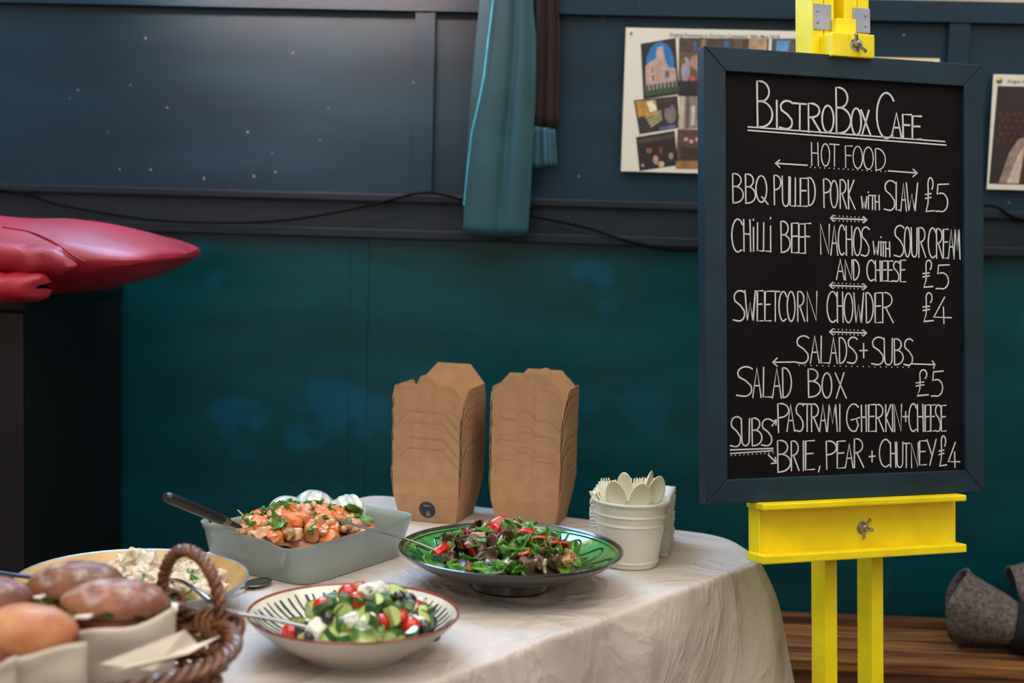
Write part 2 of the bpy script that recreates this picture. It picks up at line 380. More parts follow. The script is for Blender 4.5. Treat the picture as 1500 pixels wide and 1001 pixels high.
def C4(*pts): return [((x-917)*k, .314-(y-43-(x-917)*.013)*k) for x, y in pts]
SKY = (30, 120, 190); ST = (190, 160, 150)
photo(po, C4((939, 66), (989, 57), (997, 137), (946, 145)), [
    ell(SKY, .52, .42, .40, .40), ('x', []) if 0 else (ST, [(.10, .42), (.22, .36), (.42, .30), (.46, .12), (.62, .10), (.66, .32), (.74, .50), (.95, .54), (.95, .78), (.08, .80)]),
    R_((90, 95, 120), .28, .46, .31, .56), R_((90, 95, 120), .64, .56, .76, .68), R_((60, 50, 60), .28, .60, .32, .70),
    R_((150, 140, 140), .08, .75, .95, .86)]+[R_((45, 40, 45), .1+.11*i, .77, .15+.11*i, .86) for i in range(8)]+[R_((50, 80, 55), .05, .86, 1, .96), R_((20, 24, 22), 0, .96, 1, 1)], (38, 32, 40))
photo(po, C4((994, 57), (1123, 57), (1123, 140), (996, 140)), [R_((75, 60, 50), 0, 0, 1, .25), R_((150, 120, 80), .25, .02, .30, .3), R_((60, 95, 150), .16, .05, .20, .22), R_((60, 95, 150), .5, .05, .56, .2), R_((95, 80, 70), .62, .0, .7, .3), R_((180, 150, 120), .78, 0, .98, .3),
    ell((170, 130, 115), .22, .42, .10, .14), ell((195, 165, 150), .3, .5, .1, .2), ell((160, 150, 170), .08, .55, .05, .22), R_((35, 25, 30), 0, .74, 1, 1), ell((200, 90, 80), .16, .7, .03, .04), ell((120, 100, 40), .04, .4, .04, .06)], (105, 80, 66))
photo(po, C4((932, 147), (995, 140), (1000, 186), (942, 196)), [R_((190, 140, 55), .04, .04, .5, .5), ('p', [])][:1]+[((235, 230, 215), [(.28, .1), (.42, .06), (.5, .35), (.34, .4)])]+[((170, 165, 120), [(.2+.03*i, .52+.09*i), (.58, .38+.08*i), (.6, .42+.08*i), (.22+.03*i, .58+.09*i)]) for i in range(4)]+[
    ell((125, 112, 118), .8, .52, .14, .3), ell((60, 48, 45), .76, .2, .09, .14), R_((100, 100, 160), .5, .88, .9, .98)], (52, 44, 42))
photo(po, C4((998, 140), (1040, 140), (1040, 186), (998, 188)), [R_((190, 180, 165), .0, 0, .18, 1), R_((95, 85, 80), .25, 0, .35, 1), R_((200, 190, 180), .42, .3, .55, .9), R_((110, 110, 130), .6, 0, .72, .8)], (140, 125, 112))
photo(po, C4((937, 200), (993, 190), (999, 240), (944, 249)), [R_((70, 64, 66), .02, .08, .98, .2), ell((150, 95, 70), .3, .45, .08, .08), ell((185, 150, 130), .45, .75, .07, .14), ell((120, 60, 60), .6, .5, .05, .1), ell((200, 170, 140), .58, .9, .08, .09), ell((150, 130, 120), .85, .7, .06, .1), ell((170, 160, 150), .1, .85, .04, .05)], (36, 27, 30))
photo(po, C4((997, 188), (1060, 188), (1060, 245), (996, 245)), [ell((205, 160, 160), .2+.13*i, .25+.05*(i % 2), .05, .05) for i in range(6)]+[R_((150, 110, 60), 0, .8, 1, 1), R_((60, 40, 35), .1, .45, 1, .75)], (90, 62, 52))
photo(po, C4((1127, 57), (1185, 56), (1185, 120), (1127, 120)), [R_((95, 150, 205), .12, .05, .9, .6), R_((105, 90, 85), .42, .1, .72, .8), ((80, 70, 66), [(.42, .12), (.5, .04), (.64, .04), (.72, .12)]), R_((220, 200, 160), .8, .1, .95, 1)], (70, 80, 95))
def pin(parent, x, z, r=.004):
    b = MB(); b.blob(r, r*.5, r, 2, c=(x, -.002, z)); b.build('brass_pin', BRASS, parent)
pin(po, .012, .302, .0033); pin(po, .412, .302, .0033)
p3 = thing('poster', 'cream paper notice mostly hidden behind the top of the chalkboard', 'poster', (.50, 3.187, 1.40))
MB().box(0, .254, -.0006, .0006, 0, .298).build('sheet', PAPC, p3, False); pin(p3, .235, .289, .004)
p2 = thing('poster', 'white framed print of pale robes pinned right of the chalkboard', 'poster', (.871, 3.187, 1.418))
MB().box(0, .30, -.0006, .0006, 0, .249, ).build('sheet', PAPER, p2, False)
text_mesh('Angus is m', 'printed_title', .0115, flat((80, 76, 84)), p2, (.030, -.0012, .231), .00006)
photo(p2, [(.010, .224), (.292, .224), (.292, .012), (.004, .012)], [ell((86, 22, 34), .04+.05*i+.02*(j % 2), .28+.07*j, .016, .024, 8) for i in range(4) for j in range(5)]+[
    ((150, 128, 116), [(.07, .99), (.13, .68), (.19, .54), (.26, .5), (.34, .52), (.42, .7), (.5, .99)]),
    ((205, 185, 172), [(.13, .99), (.2, .7), (.24, .6), (.22, .99)]), ((60, 42, 40), [(.22, .99), (.25, .65), (.27, .99)]), ((225, 205, 195), [(.30, .99), (.31, .6), (.34, .6), (.36, .99)]), ((165, 145, 130), [(.6, .99), (.65, .55), (.8, .55), (.9, .99)])], (38, 26, 26))
pin(p2, .013, .236, .0065)

# ------------------------------------------------------------ easel and chalkboard (leaning frame)
be, al = radians(21.8), radians(5.7)
EB = Vector((.4465, 2.330, .884))
ER = Vector((cos(be), sin(be), 0)); EU = Vector((-sin(be)*sin(al), cos(be)*sin(al), cos(al))); EN = ER.cross(EU)
EM = Matrix(((ER.x, -EN.x, EU.x, EB.x), (ER.y, -EN.y, EU.y, EB.y), (ER.z, -EN.z, EU.z, EB.z), (0, 0, 0, 1)))  # local x=right, y=into the board, z=up the lean
YEL = mat('yellow_gloss_paint', (250, 226, 0), .42, var=.06, scale=12, bump=.25, bscale=60)
STEEL = mat('zinc_steel', (175, 175, 180), .35, .9, var=.1, scale=80)
ZPL = mat('zinc_plate', (160, 172, 190), .5, .45, var=.08, scale=40)
es = thing('easel', 'bright yellow painted wooden easel holding the chalkboard', 'easel'); es.matrix_world = EM
for x in (-.030, .059):
    MB().box(x, x+.0225, .03, .075, -.885, .02, .0015).build('post', YEL, es, False)
# studio base: skids along the floor behind the posts and a low cross bar
for x in (-.22, .25):
    o = MB().box(x-.02, x+.02, -.12, .42, -.905, -.87, .002).build('base_skid', YEL, es, False); o.rotation_euler = (al, 0, 0); o.location = (0, -.085, .0)
MB().box(-.24, .27, .075, .105, -.86, -.80, .002).build('cross_bar', YEL, es, False)
# channel tray: web and two flanges, each with its worn front lip
b = MB(); b.box(-.166, .214, .014, .034, -.084, -.002, .001)
b.box(-.170, -.1662, .0, .034, -.088, .0, .001); b.build('tray_web', YEL, es, False)
b = MB(); b.box(-.174, .210, -.022, .034, -.006, .0045, .0025); b.build('tray_flange', YEL, es, False)
b = MB(); b.box(-.174, .210, -.022, .034, -.092, -.078, .0025); b.build('tray_flange', YEL, es, False)
# upper mast
MB().box(-.050, -.029, .03, .085, .02, 1.15, .0015).build('mast_rail', YEL, es, False)
MB().box(-.0275, -.009, .03, .085, .02, 1.15, .0015).build('mast_rail', YEL, es, False)
MB().box(.010, .0355, .03, .085, .02, 1.15, .0015).build('mast_rail', YEL, es, False)
MB().box(.0365, .058, .03, .085, .02, 1.15, .0015).build('mast_rail', YEL, es, False)
MB().box(-.009, .010, .060, .08, .02, 1.15).build('mast_back', YEL, es, False)
MB().box(-.036, .043, -.010, .029, .729, .768, .002).build('clamp_block', YEL, es, False)
MB().box(-.015, .022, .012, .0299, .768, .797, .0015).build('clamp_neck', YEL, es, False)
def zplate(x0, x1, z0, z1, sx):
    p = MB().box(x0, x1, .0275, .0298, z0, z1, .0009).build('metal_plate', ZPL, es, False)
    for z in (z0+.012, z1-.012):
        b = MB(); b.M = Matrix.Translation((sx, .0268, z)) @ Matrix.Rotation(pi/2, 4, 'X'); b.lathe([(.0001, .0014), (.0018, .0012), (.0026, 0), (.0026, -.001)], 14)
        b.box(-.002, .002, -.0003, .0003, .0011, .0017); b.build('screw', STEEL, p)
zplate(-.048, -.0155, .779, .822, -.041); zplate(.026, .059, .779, .8205, .050)
def wing_nut(x, y, z, rot, L=.014):
    t = MB(); t.M = Matrix.Translation((x, y, z)) @ Matrix.Scale(1.3, 4) @ Matrix.Rotation(rot, 4, 'Y') @ Matrix.Rotation(pi/2, 4, 'X')
    t.lathe([(.0001, 0), (.0085, 0), (.0085, .0012), (.0001, .0012)], 18)
    t.lathe([(.0055, .001), (.0042, .008), (.0028, .0085)], 14)
    t.lathe([(.0026, .0), (.0026, L), (.0018, L+.001), (.0001, L+.001)], 12)
    for s in (-1, 1):
        t.tube([(s*.003, 0, .004), (s*.008, 0, .008), (s*.013, 0, .011)], [.0026, .0032, .0036], 8, flat=.45, up=(0, 1, 0))
    t.build('wing_nut', STEEL, es)
wing_nut(.031, .014, -.047, radians(-68), .022); wing_nut(.008, -.010, .750, radians(55), .010)

FRM = mat('blue_black_frame_paint', (22, 48, 62), .5, var=.12, scale=10, spec=.3, bump=.3, bscale=40, stretch=(1, 1, 1))
CHB = mat('chalkboard_black', (17, 13, 16), .7, var=.15, spec=.12, scale=6, bump=.05)
CHK = mat('chalk_pen_ink', (204, 210, 212), .8, var=.04)
bd = thing('chalkboard', 'framed chalkboard menu with white hand lettering on the yellow easel', 'chalkboard'); bd.matrix_world = EM @ Matrix.Translation((0, 0, .005))
BW, BH, FW = .5265, .728, .0385
MB().box(-BW/2+.02, BW/2-.02, .008, .018, .02, BH-.02).build('board_panel', CHB, bd, False)
def rail4(pts, y0, y1, nm='frame_rail'):
    b = MB(); vs = [(x, y, z) for y in (y0, y1) for x, z in pts]; 
    fs = [(0, 1, 2, 3), (7, 6, 5, 4)]+[(i, (i+1) % 4, (i+1) % 4+4, i+4) for i in range(4)]
    b.add(vs, fs); o = b.build(nm, FRM, bd, False); md = o.modifiers.new('bev', 'BEVEL'); md.width = .0016; md.segments = 2
X, Z = BW/2, BH
rail4([(-X, 0), (-X+FW, FW), (-X+FW, Z-FW), (-X, Z)], 0, .0255)
rail4([(X, 0), (X, Z), (X-FW, Z-FW), (X-FW, FW)], 0, .0255)
rail4([(-X, Z), (-X+FW, Z-FW), (X-FW, Z-FW), (X, Z)], 0, .0255)
rail4([(-X, 0), (X, 0), (X-FW, FW), (-X+FW, FW)], 0, .0255)
def arc(cx, cy, rx, ry, a0, a1, n=12): return [(cx+rx*cos(radians(a0+(a1-a0)*i/n)), cy+ry*sin(radians(a0+(a1-a0)*i/n))) for i in range(n+1)]
GL = {
 'A': [[(0, 0), (.5, 1), (1, 0)], [(.2, .4), (.82, .4)]],
 'B': [[(.08, 0), (.05, 1)]+arc(.25, .78, .55, .22, 90, -80), [(.1, .56)]+arc(.25, .29, .75, .28, 85, -90)+[(.08, 0)]],
 'C': [arc(.62, .5, .6, .5, 42, 180, 10)+arc(.62, .5, .6, .5, 190, 300, 8)+[(1, .06)]],
 'D': [[(.1, 0), (.05, 1)]+arc(.2, .5, .8, .5, 88, -88, 16)+[(.1, 0)]],
 'E': [[(1, 1), (.05, .99), (.03, 0), (1, .01)], [(.03, .55), (.85, .56)]],
 'F': [[(.1, 0), (.05, .99), (1, 1)], [(.06, .56), (.8, .56)]],
 'G': [arc(.55, .5, .55, .5, 50, 290, 18)+[(.9, .22), (.75, .46), (.35, .42)], [(.75, .46), (1, .5)]],
 'H': [[(.05, 1), (.08, 0)], [(.92, 1), (1, 0)], [(.06, .55), (.95, .54)]],
 'I': [[(.5, 1), (.5, 0)]],
 'J': [[(.7, 1), (.7, .2), (.3, 0), (0, .15)]],
 'K': [[(.05, 1), (.1, 0)], [(.85, 1), (.1, .5), (1, 0)]],
 'L': [[(.1, 1), (.05, .02), (1, .01)]],
 'M': [[(0, 0), (.2, 1), (.52, .3), (.82, 1), (1, 0)]],
 'N': [[(.05, 0), (.02, 1), (.9, .02), (.97, 1)]],
 'O': [arc(.5, .5, .5, .5, 90, 450, 24)],
 'P': [[(.1, 0), (.05, 1)]+arc(.3, .76, .65, .24, 90, -90)+[(.1, .5)]],
 'Q': [arc(.45, .53, .45, .47, 90, 450, 24), [(.5, .25), (1, 0)]],
 'R': [[(.05, 0), (.05, 1)]+arc(.3, .76, .6, .24, 90, -90)+[(.08, .5)], [(.3, .52), (1, 0)]],
 'S': [arc(.6, .78, .52, .22, 40, 180, 9)+[(.15, .66), (.6, .52), (.93, .34)]+arc(.5, .22, .46, .22, 10, -100, 8)+[(0, .04)]],
 'T': [[(0, 1), (1, .99)], [(.52, .99), (.5, 0)]],
 'U': [[(.02, 1), (.06, .25)]+arc(.5, .2, .43, .2, 180, 350, 8)+[(.97, 1)]],
 'V': [[(0, 1), (.5, 0), (1, 1)]],
 'W': [[(0, 1), (.22, 0), (.5, .6), (.75, 0), (1, 1)]], 'w': [[(0, 1), (.22, 0), (.5, .6), (.75, 0), (1, 1)]],
 'X': [[(0, 1), (1, 0)], [(.8, 1), (.08, 0)]],
 'Y': [[(0, 1), (.5, .42)], [(1, 1), (.3, 0)]],
 'i': [[(.5, .74), (.5, 0)], [(.45, .96), (.55, .99)]],
 '+': [[(.5, 1), (.5, 0)], [(0, .5), (1, .52)]],
 'c': [[(1, 1), (0, 0)]],
 '£': [arc(.58, .82, .26, .18, -60, 180, 12)+[(.34, .6), (.32, .25), (.12, .0), (.95, .03)], [(.05, .50), (.62, .53)], [(.05, .38), (.62, .42)]],
 '5': [[(1, 1), (.18, .97), (.12, .62)]+arc(.45, .34, .5, .33, 105, -110, 12)+[(0, .02)]],
 '4': [[(.62, 1), (0, .24), (1, .22)], [(.55, .62), (.58, 0)]],
}
TEXT = [
 'B,-1675,-1378,6087,6846 I,-1334,-1259,6082,6541 S,-1244,-1003,6084,6549 T,-989,-752,6069,6517 R,-716,-472,6054,6528 O,-447,-226,6060,6509 B,-195,100,6051,6820 O,114,302,6040,6490 X,301,490,6037,6463 C,600,917,6009,6781 A,894,1092,6035,6446 F,1107,1284,6022,6434 E,1300,1483,6019,6415',
 'H,-658,-521,5500,5880 O,-466,-306,5499,5870 T,-306,-127,5505,5869 F,-13,127,5488,5853 O,143,324,5480,5852 O,345,534,5474,5846 D,565,771,5468,5831',
 'B,-2123,-1918,4837,5315 B,-1888,-1696,4838,5317 Q,-1688,-1468,4836,5298 P,-1361,-1220,4830,5313 U,-1205,-1070,4808,5300 L,-1061,-964,4811,5285 L,-964,-874,4814,5280 E,-868,-737,4817,5284 D,-722,-585,4834,5297 P,-432,-278,4807,5285 O,-294,-155,4810,5263 R,-115,15,4804,5282 K,40,177,4800,5279 w,301,404,4806,5010 i,427,445,4806,5094 T,452,577,4802,5036 H,562,650,4799,5039 S,745,958,4792,5297 L,974,1060,4796,5270 A,1070,1182,4791,5257 W,1182,1407,4795,5270 £,1552,1747,4793,5373 5,1769,2024,4791,5276',
 'C,-2135,-1951,4040,4578 H,-1921,-1789,4057,4570 i,-1744,-1727,4059,4586 L,-1671,-1567,4060,4522 L,-1558,-1448,4057,4525 i,-1430,-1412,4056,4620 B,-1239,-1058,4047,4560 E,-1034,-907,4044,4537 E,-901,-786,4038,4526 F,-786,-671,4040,4537 N,-491,-313,4034,4528 A,-291,-159,4021,4513 C,-150,-35,4023,4524 H,-4,120,4025,4506 O,145,292,4017,4488 S,292,448,4011,4499 w,526,637,4033,4259 i,668,687,4024,4342 T,662,779,4016,4253 H,763,852,4009,4255 S,938,1130,4013,4541 O,1139,1258,4009,4517 U,1274,1396,4011,4506 R,1419,1564,4008,4515 C,1613,1759,4003,4514 R,1775,1906,3997,4503 E,1915,2020,3999,4498 A,2020,2135,3995,4495 M,2135,2257,3991,4497',
 'A,-186,-37,3613,3950 N,-22,118,3606,3939 D,133,252,3608,3946 C,399,540,3597,3944 H,562,666,3592,3933 E,692,793,3594,3935 E,809,904,3589,3936 S,914,1031,3590,3930 E,1054,1159,3583,3953 £,1497,1714,3497,3960 5,1772,2034,3466,3887',
 'S,-2111,-1897,2917,3411 W,-1897,-1705,2925,3412 E,-1676,-1572,2917,3414 E,-1537,-1423,2917,3407 T,-1423,-1259,2917,3408 C,-1274,-1139,2917,3403 O,-1118,-973,2912,3404 R,-928,-792,2917,3406 N,-752,-554,2917,3407 C,-371,-195,2898,3409 H,-180,-62,2898,3397 O,-41,124,2890,3385 W,146,333,2890,3386 D,374,521,2890,3395 E,553,679,2890,3396 R,695,911,2890,3398 £,1494,1721,2912,3403 4,1721,2073,2878,3327',
 'S,-956,-719,2218,2672 A,-689,-521,2221,2666 L,-497,-322,2214,2665 A,-322,-177,2212,2643 D,-146,2,2211,2642 S,18,205,2209,2647 +,261,402,2302,2538 S,486,723,2182,2645 U,729,897,2175,2625 B,920,1105,2173,2616 S,1121,1297,2165,2615',
 'S,-2056,-1770,1690,2171 A,-1762,-1608,1667,2147 L,-1578,-1400,1664,2158 A,-1400,-1235,1653,2138 D,-1220,-1046,1657,2147 B,-743,-499,1654,2122 O,-469,-285,1636,2052 X,-217,-10,1631,2049 £,1349,1617,1644,2085 5,1666,1903,1625,2060',
 'P,-1313,-1088,1085,1558 A,-1133,-991,1098,1542 S,-973,-825,1093,1552 T,-831,-679,1090,1544 R,-679,-526,1086,1541 A,-520,-389,1082,1530 M,-373,-182,1078,1527 I,-152,-114,1074,1524 G,-3,246,1067,1527 H,277,377,1062,1501 E,418,544,1058,1512 R,560,717,1054,1509 K,749,876,1055,1500 I,879,905,1048,1499 N,924,1073,1045,1502 +,1099,1202,1211,1376 C,1211,1356,1038,1510 H,1378,1501,1034,1494 E,1533,1630,1030,1485 E,1646,1737,1033,1483 S,1737,1848,1025,1481 E,1858,1956,1027,1471',
 'S,-2171,-1980,872,1359 U,-1975,-1819,882,1321 B,-1789,-1597,876,1330 S,-1606,-1409,871,1312',
 'B,-1322,-1070,429,952 R,-1061,-910,448,936 I,-840,-816,443,931 E,-794,-621,452,933 c,-543,-518,414,500 P,-407,-192,452,917 E,-192,-37,459,912 A,-31,118,459,859 R,134,321,461,940 +,431,541,547,724 C,626,825,452,916 H,841,952,446,862 U,968,1096,434,858 T,1090,1224,429,841 N,1256,1401,424,836 E,1417,1553,460,873 Y,1572,1757,454,890 £,1806,1976,432,945 4,2002,2232,397,828']
LINES = [[(-1825,6087),(1957,6004)],
 [(-1825,6032),(1979,5944)],
 [(-735,5500),(-1323,5511)],
 [(-1248,5567),(-1323,5511),(-1248,5447)],
 [(833,5461),(1399,5444)],
 [(1319,5505),(1399,5444),(1318,5381)],
 [(-296,4633),(403,4622)],
 [(-234,4683),(-296,4633),(-234,4586)],
 [(341,4670),(403,4622),(340,4572)],
 [(-317,3511),(391,3495)],
 [(-255,3560),(-317,3511),(-255,3463)],
 [(329,3544),(391,3495),(328,3446)],
 [(-320,2737),(387,2716)],
 [(-259,2785),(-320,2737),(-259,2689)],
 [(325,2765),(387,2716),(325,2668)],
 [(-978,2241),(-1392,2239)],
 [(-1308,2308),(-1392,2239),(-1309,2175)],
 [(1289,2189),(1739,2171)],
 [(1684,2235),(1739,2171),(1709,2110)],
 [(-2172,822),(-1399,825)],
 [(-2172,764),(-1399,788)],
 [(-1409,1196),(-1328,1290)],
 [(-1388,1275),(-1328,1290),(-1337,1211)],
 [(-1480,722),(-1331,585)],
 [(-1421,577),(-1331,585),(-1352,673)]]
DOTS = [((-674,5470),(770,5450),17),
 ((-203,4675),(325,4658),8),
 ((-204,4595),(325,4588),8),
 ((-224,3552),(304,3538),8),
 ((-224,3477),(303,3459),8),
 ((-228,2783),(300,2760),8),
 ((-228,2702),(300,2681),8),
 ((-902,2187),(1215,2129),20),
 ((-2158,732),(-1390,754),11)]

def ribbon(b, pts, w, y=.0074):
    # rounded pen stroke as a flat raised strip
    n = len(pts)
    P = [Vector((p[0], p[1])) for p in pts]; vs = []; fs = []
    for i, p in enumerate(P):
        t = (P[min(i+1, n-1)]-P[max(i-1, 0)]); t.normalize() if t.length > 0 else None
        if i == 0: p = p-t*w*.4
        if i == n-1: p = p+t*w*.4
        nn = Vector((-t.y, t.x)); k = 1.0
        if 0 < i < n-1:
            a = (P[i]-P[i-1]).normalized(); c = (P[i+1]-P[i]).normalized(); k = 1/max(.45, (Vector((-a.y, a.x)).dot(nn)))
        ww = w*(.9+.2*noise.noise(Vector((p.x*90, p.y*90, 3))))/2*min(k, 1.5)
        vs += [(p.x+nn.x*ww, y, p.y+nn.y*ww), (p.x-nn.x*ww, y, p.y-nn.y*ww)]
    for i in range(n-1): fs.append((2*i, 2*i+1, 2*i+3, 2*i+2))
    b.add(vs, fs)
for li, row in enumerate(TEXT):
    b = MB(); wd = .0034 if li == 0 else (.0020 if li == 1 else .0025)
    last = None
    for it in row.split(' '):
        if last is not None and float(it.split(',')[1])*1e-4-last > .0085:
            b.build('chalk_lettering', CHK, bd, False); b = MB()
        last = float(it.split(',')[2])*1e-4
        ch, a, c, z0, z1 = it.split(','); a, c, z0, z1 = [float(q)*1e-4 for q in (a, c, z0, z1)]; z0 = (z0-.005)*.985+.009; z1 = (z1-.005)*.985+.009; a = a*.985-.002; c = c*.985-.002
        for st in GL[ch]:
            ribbon(b, [(a+(c-a)*x, z0+(z1-z0)*y) for x, y in st], wd)
    b.build('chalk_lettering', CHK, bd, False)
for l in LINES:
    b = MB(); ribbon(b, [(x*.985e-4-.002, (z*1e-4-.005)*.985+.009) for x, z in l], .0024); b.build('chalk_rule', CHK, bd, False)
b = MB()
for (a, c, n) in DOTS:
    for i in range(n):
        x = (a[0]+(c[0]-a[0])*i/(n-1))*.985e-4-.002; z = (a[1]+(c[1]-a[1])*i/(n-1))*.985e-4+.004
        b.add([(x+.0011*cos(q), .0074, z+.0011*sin(q)) for q in [2*pi*j/6 for j in range(6)]], [tuple(range(6))])
b.build('chalk_dots', CHK, bd, False, 'stuff')
# ------------------------------------------------------------ table and cloth
CLOTH = mat('linen_cloth', (204, 192, 182), .70, var=.04, scale=6, bump=.5, bscale=45)
def wrinkle(m, scale, dist, strength, det=6, dist_=1.2, stretch=(1, 1, 1)):
    nt = m.node_tree; N = nt.nodes; L = nt.links; b = N['Principled BSDF']
    tc = N.new('ShaderNodeTexCoord'); mp = N.new('ShaderNodeMapping'); mp.inputs['Scale'].default_value = stretch; L.new(tc.outputs['Object'], mp.inputs[0])
    n = N.new('ShaderNodeTexNoise'); n.noise_type = 'RIDGED_MULTIFRACTAL'; n.inputs['Scale'].default_value = scale; n.inputs['Detail'].default_value = det; n.inputs['Distortion'].default_value = dist_
    n.inputs['Offset'].default_value = .9; n.inputs['Gain'].default_value = 2; L.new(mp.outputs[0], n.inputs['Vector']); bp = N.new('ShaderNodeBump'); bp.inputs['Strength'].default_value = strength; bp.inputs['Distance'].default_value = dist
    L.new(n.outputs[0], bp.inputs['Height'])
    if b.inputs['Normal'].links: L.new(b.inputs['Normal'].links[0].from_socket, bp.inputs['Normal'])
    L.new(bp.outputs[0], b.inputs['Normal'])
wrinkle(CLOTH, 5, .012, .5, 7, 1.6, (1, 1, .55))
TZ = .75
quad = [Vector(p) for p in ((-.43, 2.885), (-1.12, 1.05), (-.70, 1.0), (.328, 2.462), (.275, 2.632))]
rads = [.05, .05, .05, .055, .06]
def rounded(quad, rads, off=0, step=.018):
    pts = []
    n = len(quad)
    for i in range(n):
        p = quad[i]; a = (quad[i-1]-p).normalized(); c = (quad[(i+1) % n]-p).normalized(); ang = a.angle(c)
        d = rads[i]; s0 = p+a*d; s1 = p+c*d
        for k in range(13):
            t = k/12; pts.append(s0*(1-t)**2+p*2*t*(1-t)+s1*t*t)
        q = quad[(i+1) % n]; e = q+(-c)*rads[(i+1) % n]; m = max(2, int((e-s1).length/step))
        for k in range(1, m): pts.append(s1+(e-s1)*k/m)
    return pts
per = rounded(quad, rads); NP = len(per); cen = Vector((-.35, 1.95))
nor = []
for i in range(NP):
    t = (per[(i+1) % NP]-per[i-1]).normalized(); nn = Vector((t.y, -t.x))
    if nn.dot(per[i]-cen) < 0: nn = -nn
    nor.append(nn)
arcl = [0]
for i in range(1, NP): arcl.append(arcl[-1]+(per[i]-per[i-1]).length)
ft = thing('trestle_table', 'folding table hidden under the linen cloth, its top carrying all the food', 'table', (-.35, 1.95, 0))
tq = [Vector(p) for p in ((-.43, 2.87), (-1.10, 1.07), (-.71, 1.02), (.312, 2.468), (.264, 2.622))]; pp = rounded(tq, [.05, .05, .05, .05, .055])
b = MB(); vs = [(p.x+.35, p.y-1.95, z) for z in (.715, .742) for p in pp]; n = len(pp)
b.add(vs, [tuple(range(n)), tuple(range(n, 2*n))]+[(i, (i+1) % n, (i+1) % n+n, i+n) for i in range(n)]); b.build('table_top', mat('table_ply', (120, 95, 70), .6), ft, False)
for (x, y) in ((-.42, 2.75), (.18, 2.50), (-.95, 1.2), (-.72, 1.16)):
    b = MB(); b.tube([(x+.35, y-1.95, 0), (x+.35, y-1.95, .715)], .014, 12); b.build('leg', mat('leg_steel', (60, 60, 64), .4, .8), ft)
b = MB(); vs = []; fs = []
rings = [(0, 0, s) for s in (.02, .2, .4, .6, .75, .86, .93, .97, .988)]
for _, _, s in rings:
    for i in range(NP):
        p = cen+(per[i]-cen)*s; z = TZ+.0012*noise.noise(Vector((p.x*5, p.y*5, 0)))*(s > .1)
        vs.append((p.x, p.y, z))
prof = [(-.004, 0), (.0, -.0006), (.0025, -.003), (.0045, -.007), (.0055, -.014)]+[(.010, -.022-.030*k) for k in range(1, 20)]
cor = quad[3]
for (o_, dz) in prof:
    d = -dz
    for i in range(NP):
        p = per[i]; cd = (p-Vector((.31, 2.49))).length
        fl = math.exp(-(cd/.13)**2)*(.16*min(d, .10)+.17*max(0, d-.01))
        hn = Vector((.95, .05))
        s_ = arcl[i]; wv = d/.6
        fold = wv**1.1*(.030*sin(s_*17+.8+sin(s_*3))+.014*sin(s_*39+d*2))+.006*noise.noise(Vector((s_*9, d*5, 1)))*min(1, d*12)+.0045*abs(noise.noise(Vector((s_*34+d*9, d*7, 4))))*min(1, d*14)+.004*noise.noise(Vector((s_*22-d*18, d*10, 7)))*min(1, d*14)
        fold *= (1-.5*math.exp(-(cd/.12)**2))
        q = p+nor[i]*(o_+fold+.06*d)+hn*fl
        sag = .003*math.exp(-(cd/.10)**2)*(1-min(1, d*20))
        vs.append((q.x, q.y, TZ+dz-sag))
nr = len(rings)+len(prof)
for r_ in range(nr-1):
    for i in range(NP): fs.append((r_*NP+i, r_*NP+(i+1) % NP, (r_+1)*NP+(i+1) % NP, (r_+1)*NP+i))
fs.append(tuple(range(NP)))
b.add(vs, fs); tc = b.build('tablecloth', CLOTH); tag(tc, 'plain beige linen tablecloth draped to low over the buffet table', 'tablecloth')
md = tc.modifiers.new('s', 'SUBSURF'); md.levels = 1; md.render_levels = 1
try: tc.data.set_sharp_from_angle(angle=radians(180))
except Exception: pass

# ------------------------------------------------------------ takeaway boxes
KRAFT = mat('kraft_card', (184, 142, 102), .8, var=.05, scale=40, bump=.12, bscale=300)
def sheet(b, poly, thick=.0006):
    """poly: 3D points of a flat panel"""
    P = [Vector(p) for p in poly]; n = (P[1]-P[0]).cross(P[2]-P[0]).normalized()*thick
    k = len(P); b.add(P+[p+n for p in P], [tuple(range(k)), tuple(reversed(range(k, 2*k)))]+[(i, (i+1) % k, (i+1) % k+k, i+k) for i in range(k)])
W0, D0, W1, D1, H1 = .110, .112, .131, .138, .052
FS = .125   # outward lean of the flaps per unit height
def make_box(nested=True):
    t = bpy.data.objects.new('takeaway_box', None); COL.objects.link(t); t.empty_display_size = .03
    b = MB(); c0 = [(-W0/2, -D0/2), (W0/2, -D0/2), (W0/2, D0/2), (-W0/2, D0/2)]; c1 = [(-W1/2, -D1/2), (W1/2, -D1/2), (W1/2, D1/2), (-W1/2, D1/2)]
    sheet(b, [(x, y, 0) for x, y in c0])
    for i in range(4):
        j = (i+1) % 4; sheet(b, [(*c0[i], 0), (*c0[j], 0), (*c1[j], H1), (*c1[i], H1)])
    b.build('box_tray', KRAFT, t, False)
    def flap(side, h, tab, ch, name, wshr=.0):
        # side: 0 front(-y) 1 right 2 back 3 left ; outline in (s,h)
        w_ = (W1 if side % 2 == 0 else D1)/2-.001
        pts = [(-w_, 0), (w_, 0), (w_+.001-wshr, h-ch), (w_-ch*.85, h)]
        if tab: pts += [(.020, h), (.017, h+.004), (.010, h+.014), (-.004, h+.018), (-.012, h+.014), (-.020, h-.001)]
        pts += [(-w_+ch*.85, h), (-w_-.001+wshr, h-ch)]
        out = []
        for s, z in pts:
            o_ = (D1 if side % 2 == 0 else W1)/2+FS*z
            x, y = [(s, -o_), (o_, s), (-s, o_), (-o_, -s)][side]; out.append((x, y, H1+z))
        b = MB(); sheet(b, out); b.build(name, KRAFT, t, False)
    flap(0, .066, True, .018, 'tab_flap'); flap(2, .090, False, .036, 'lid_flap'); flap(1, .058, False, .022, 'side_flap'); flap(3, .058, False, .022, 'side_flap')
    return t
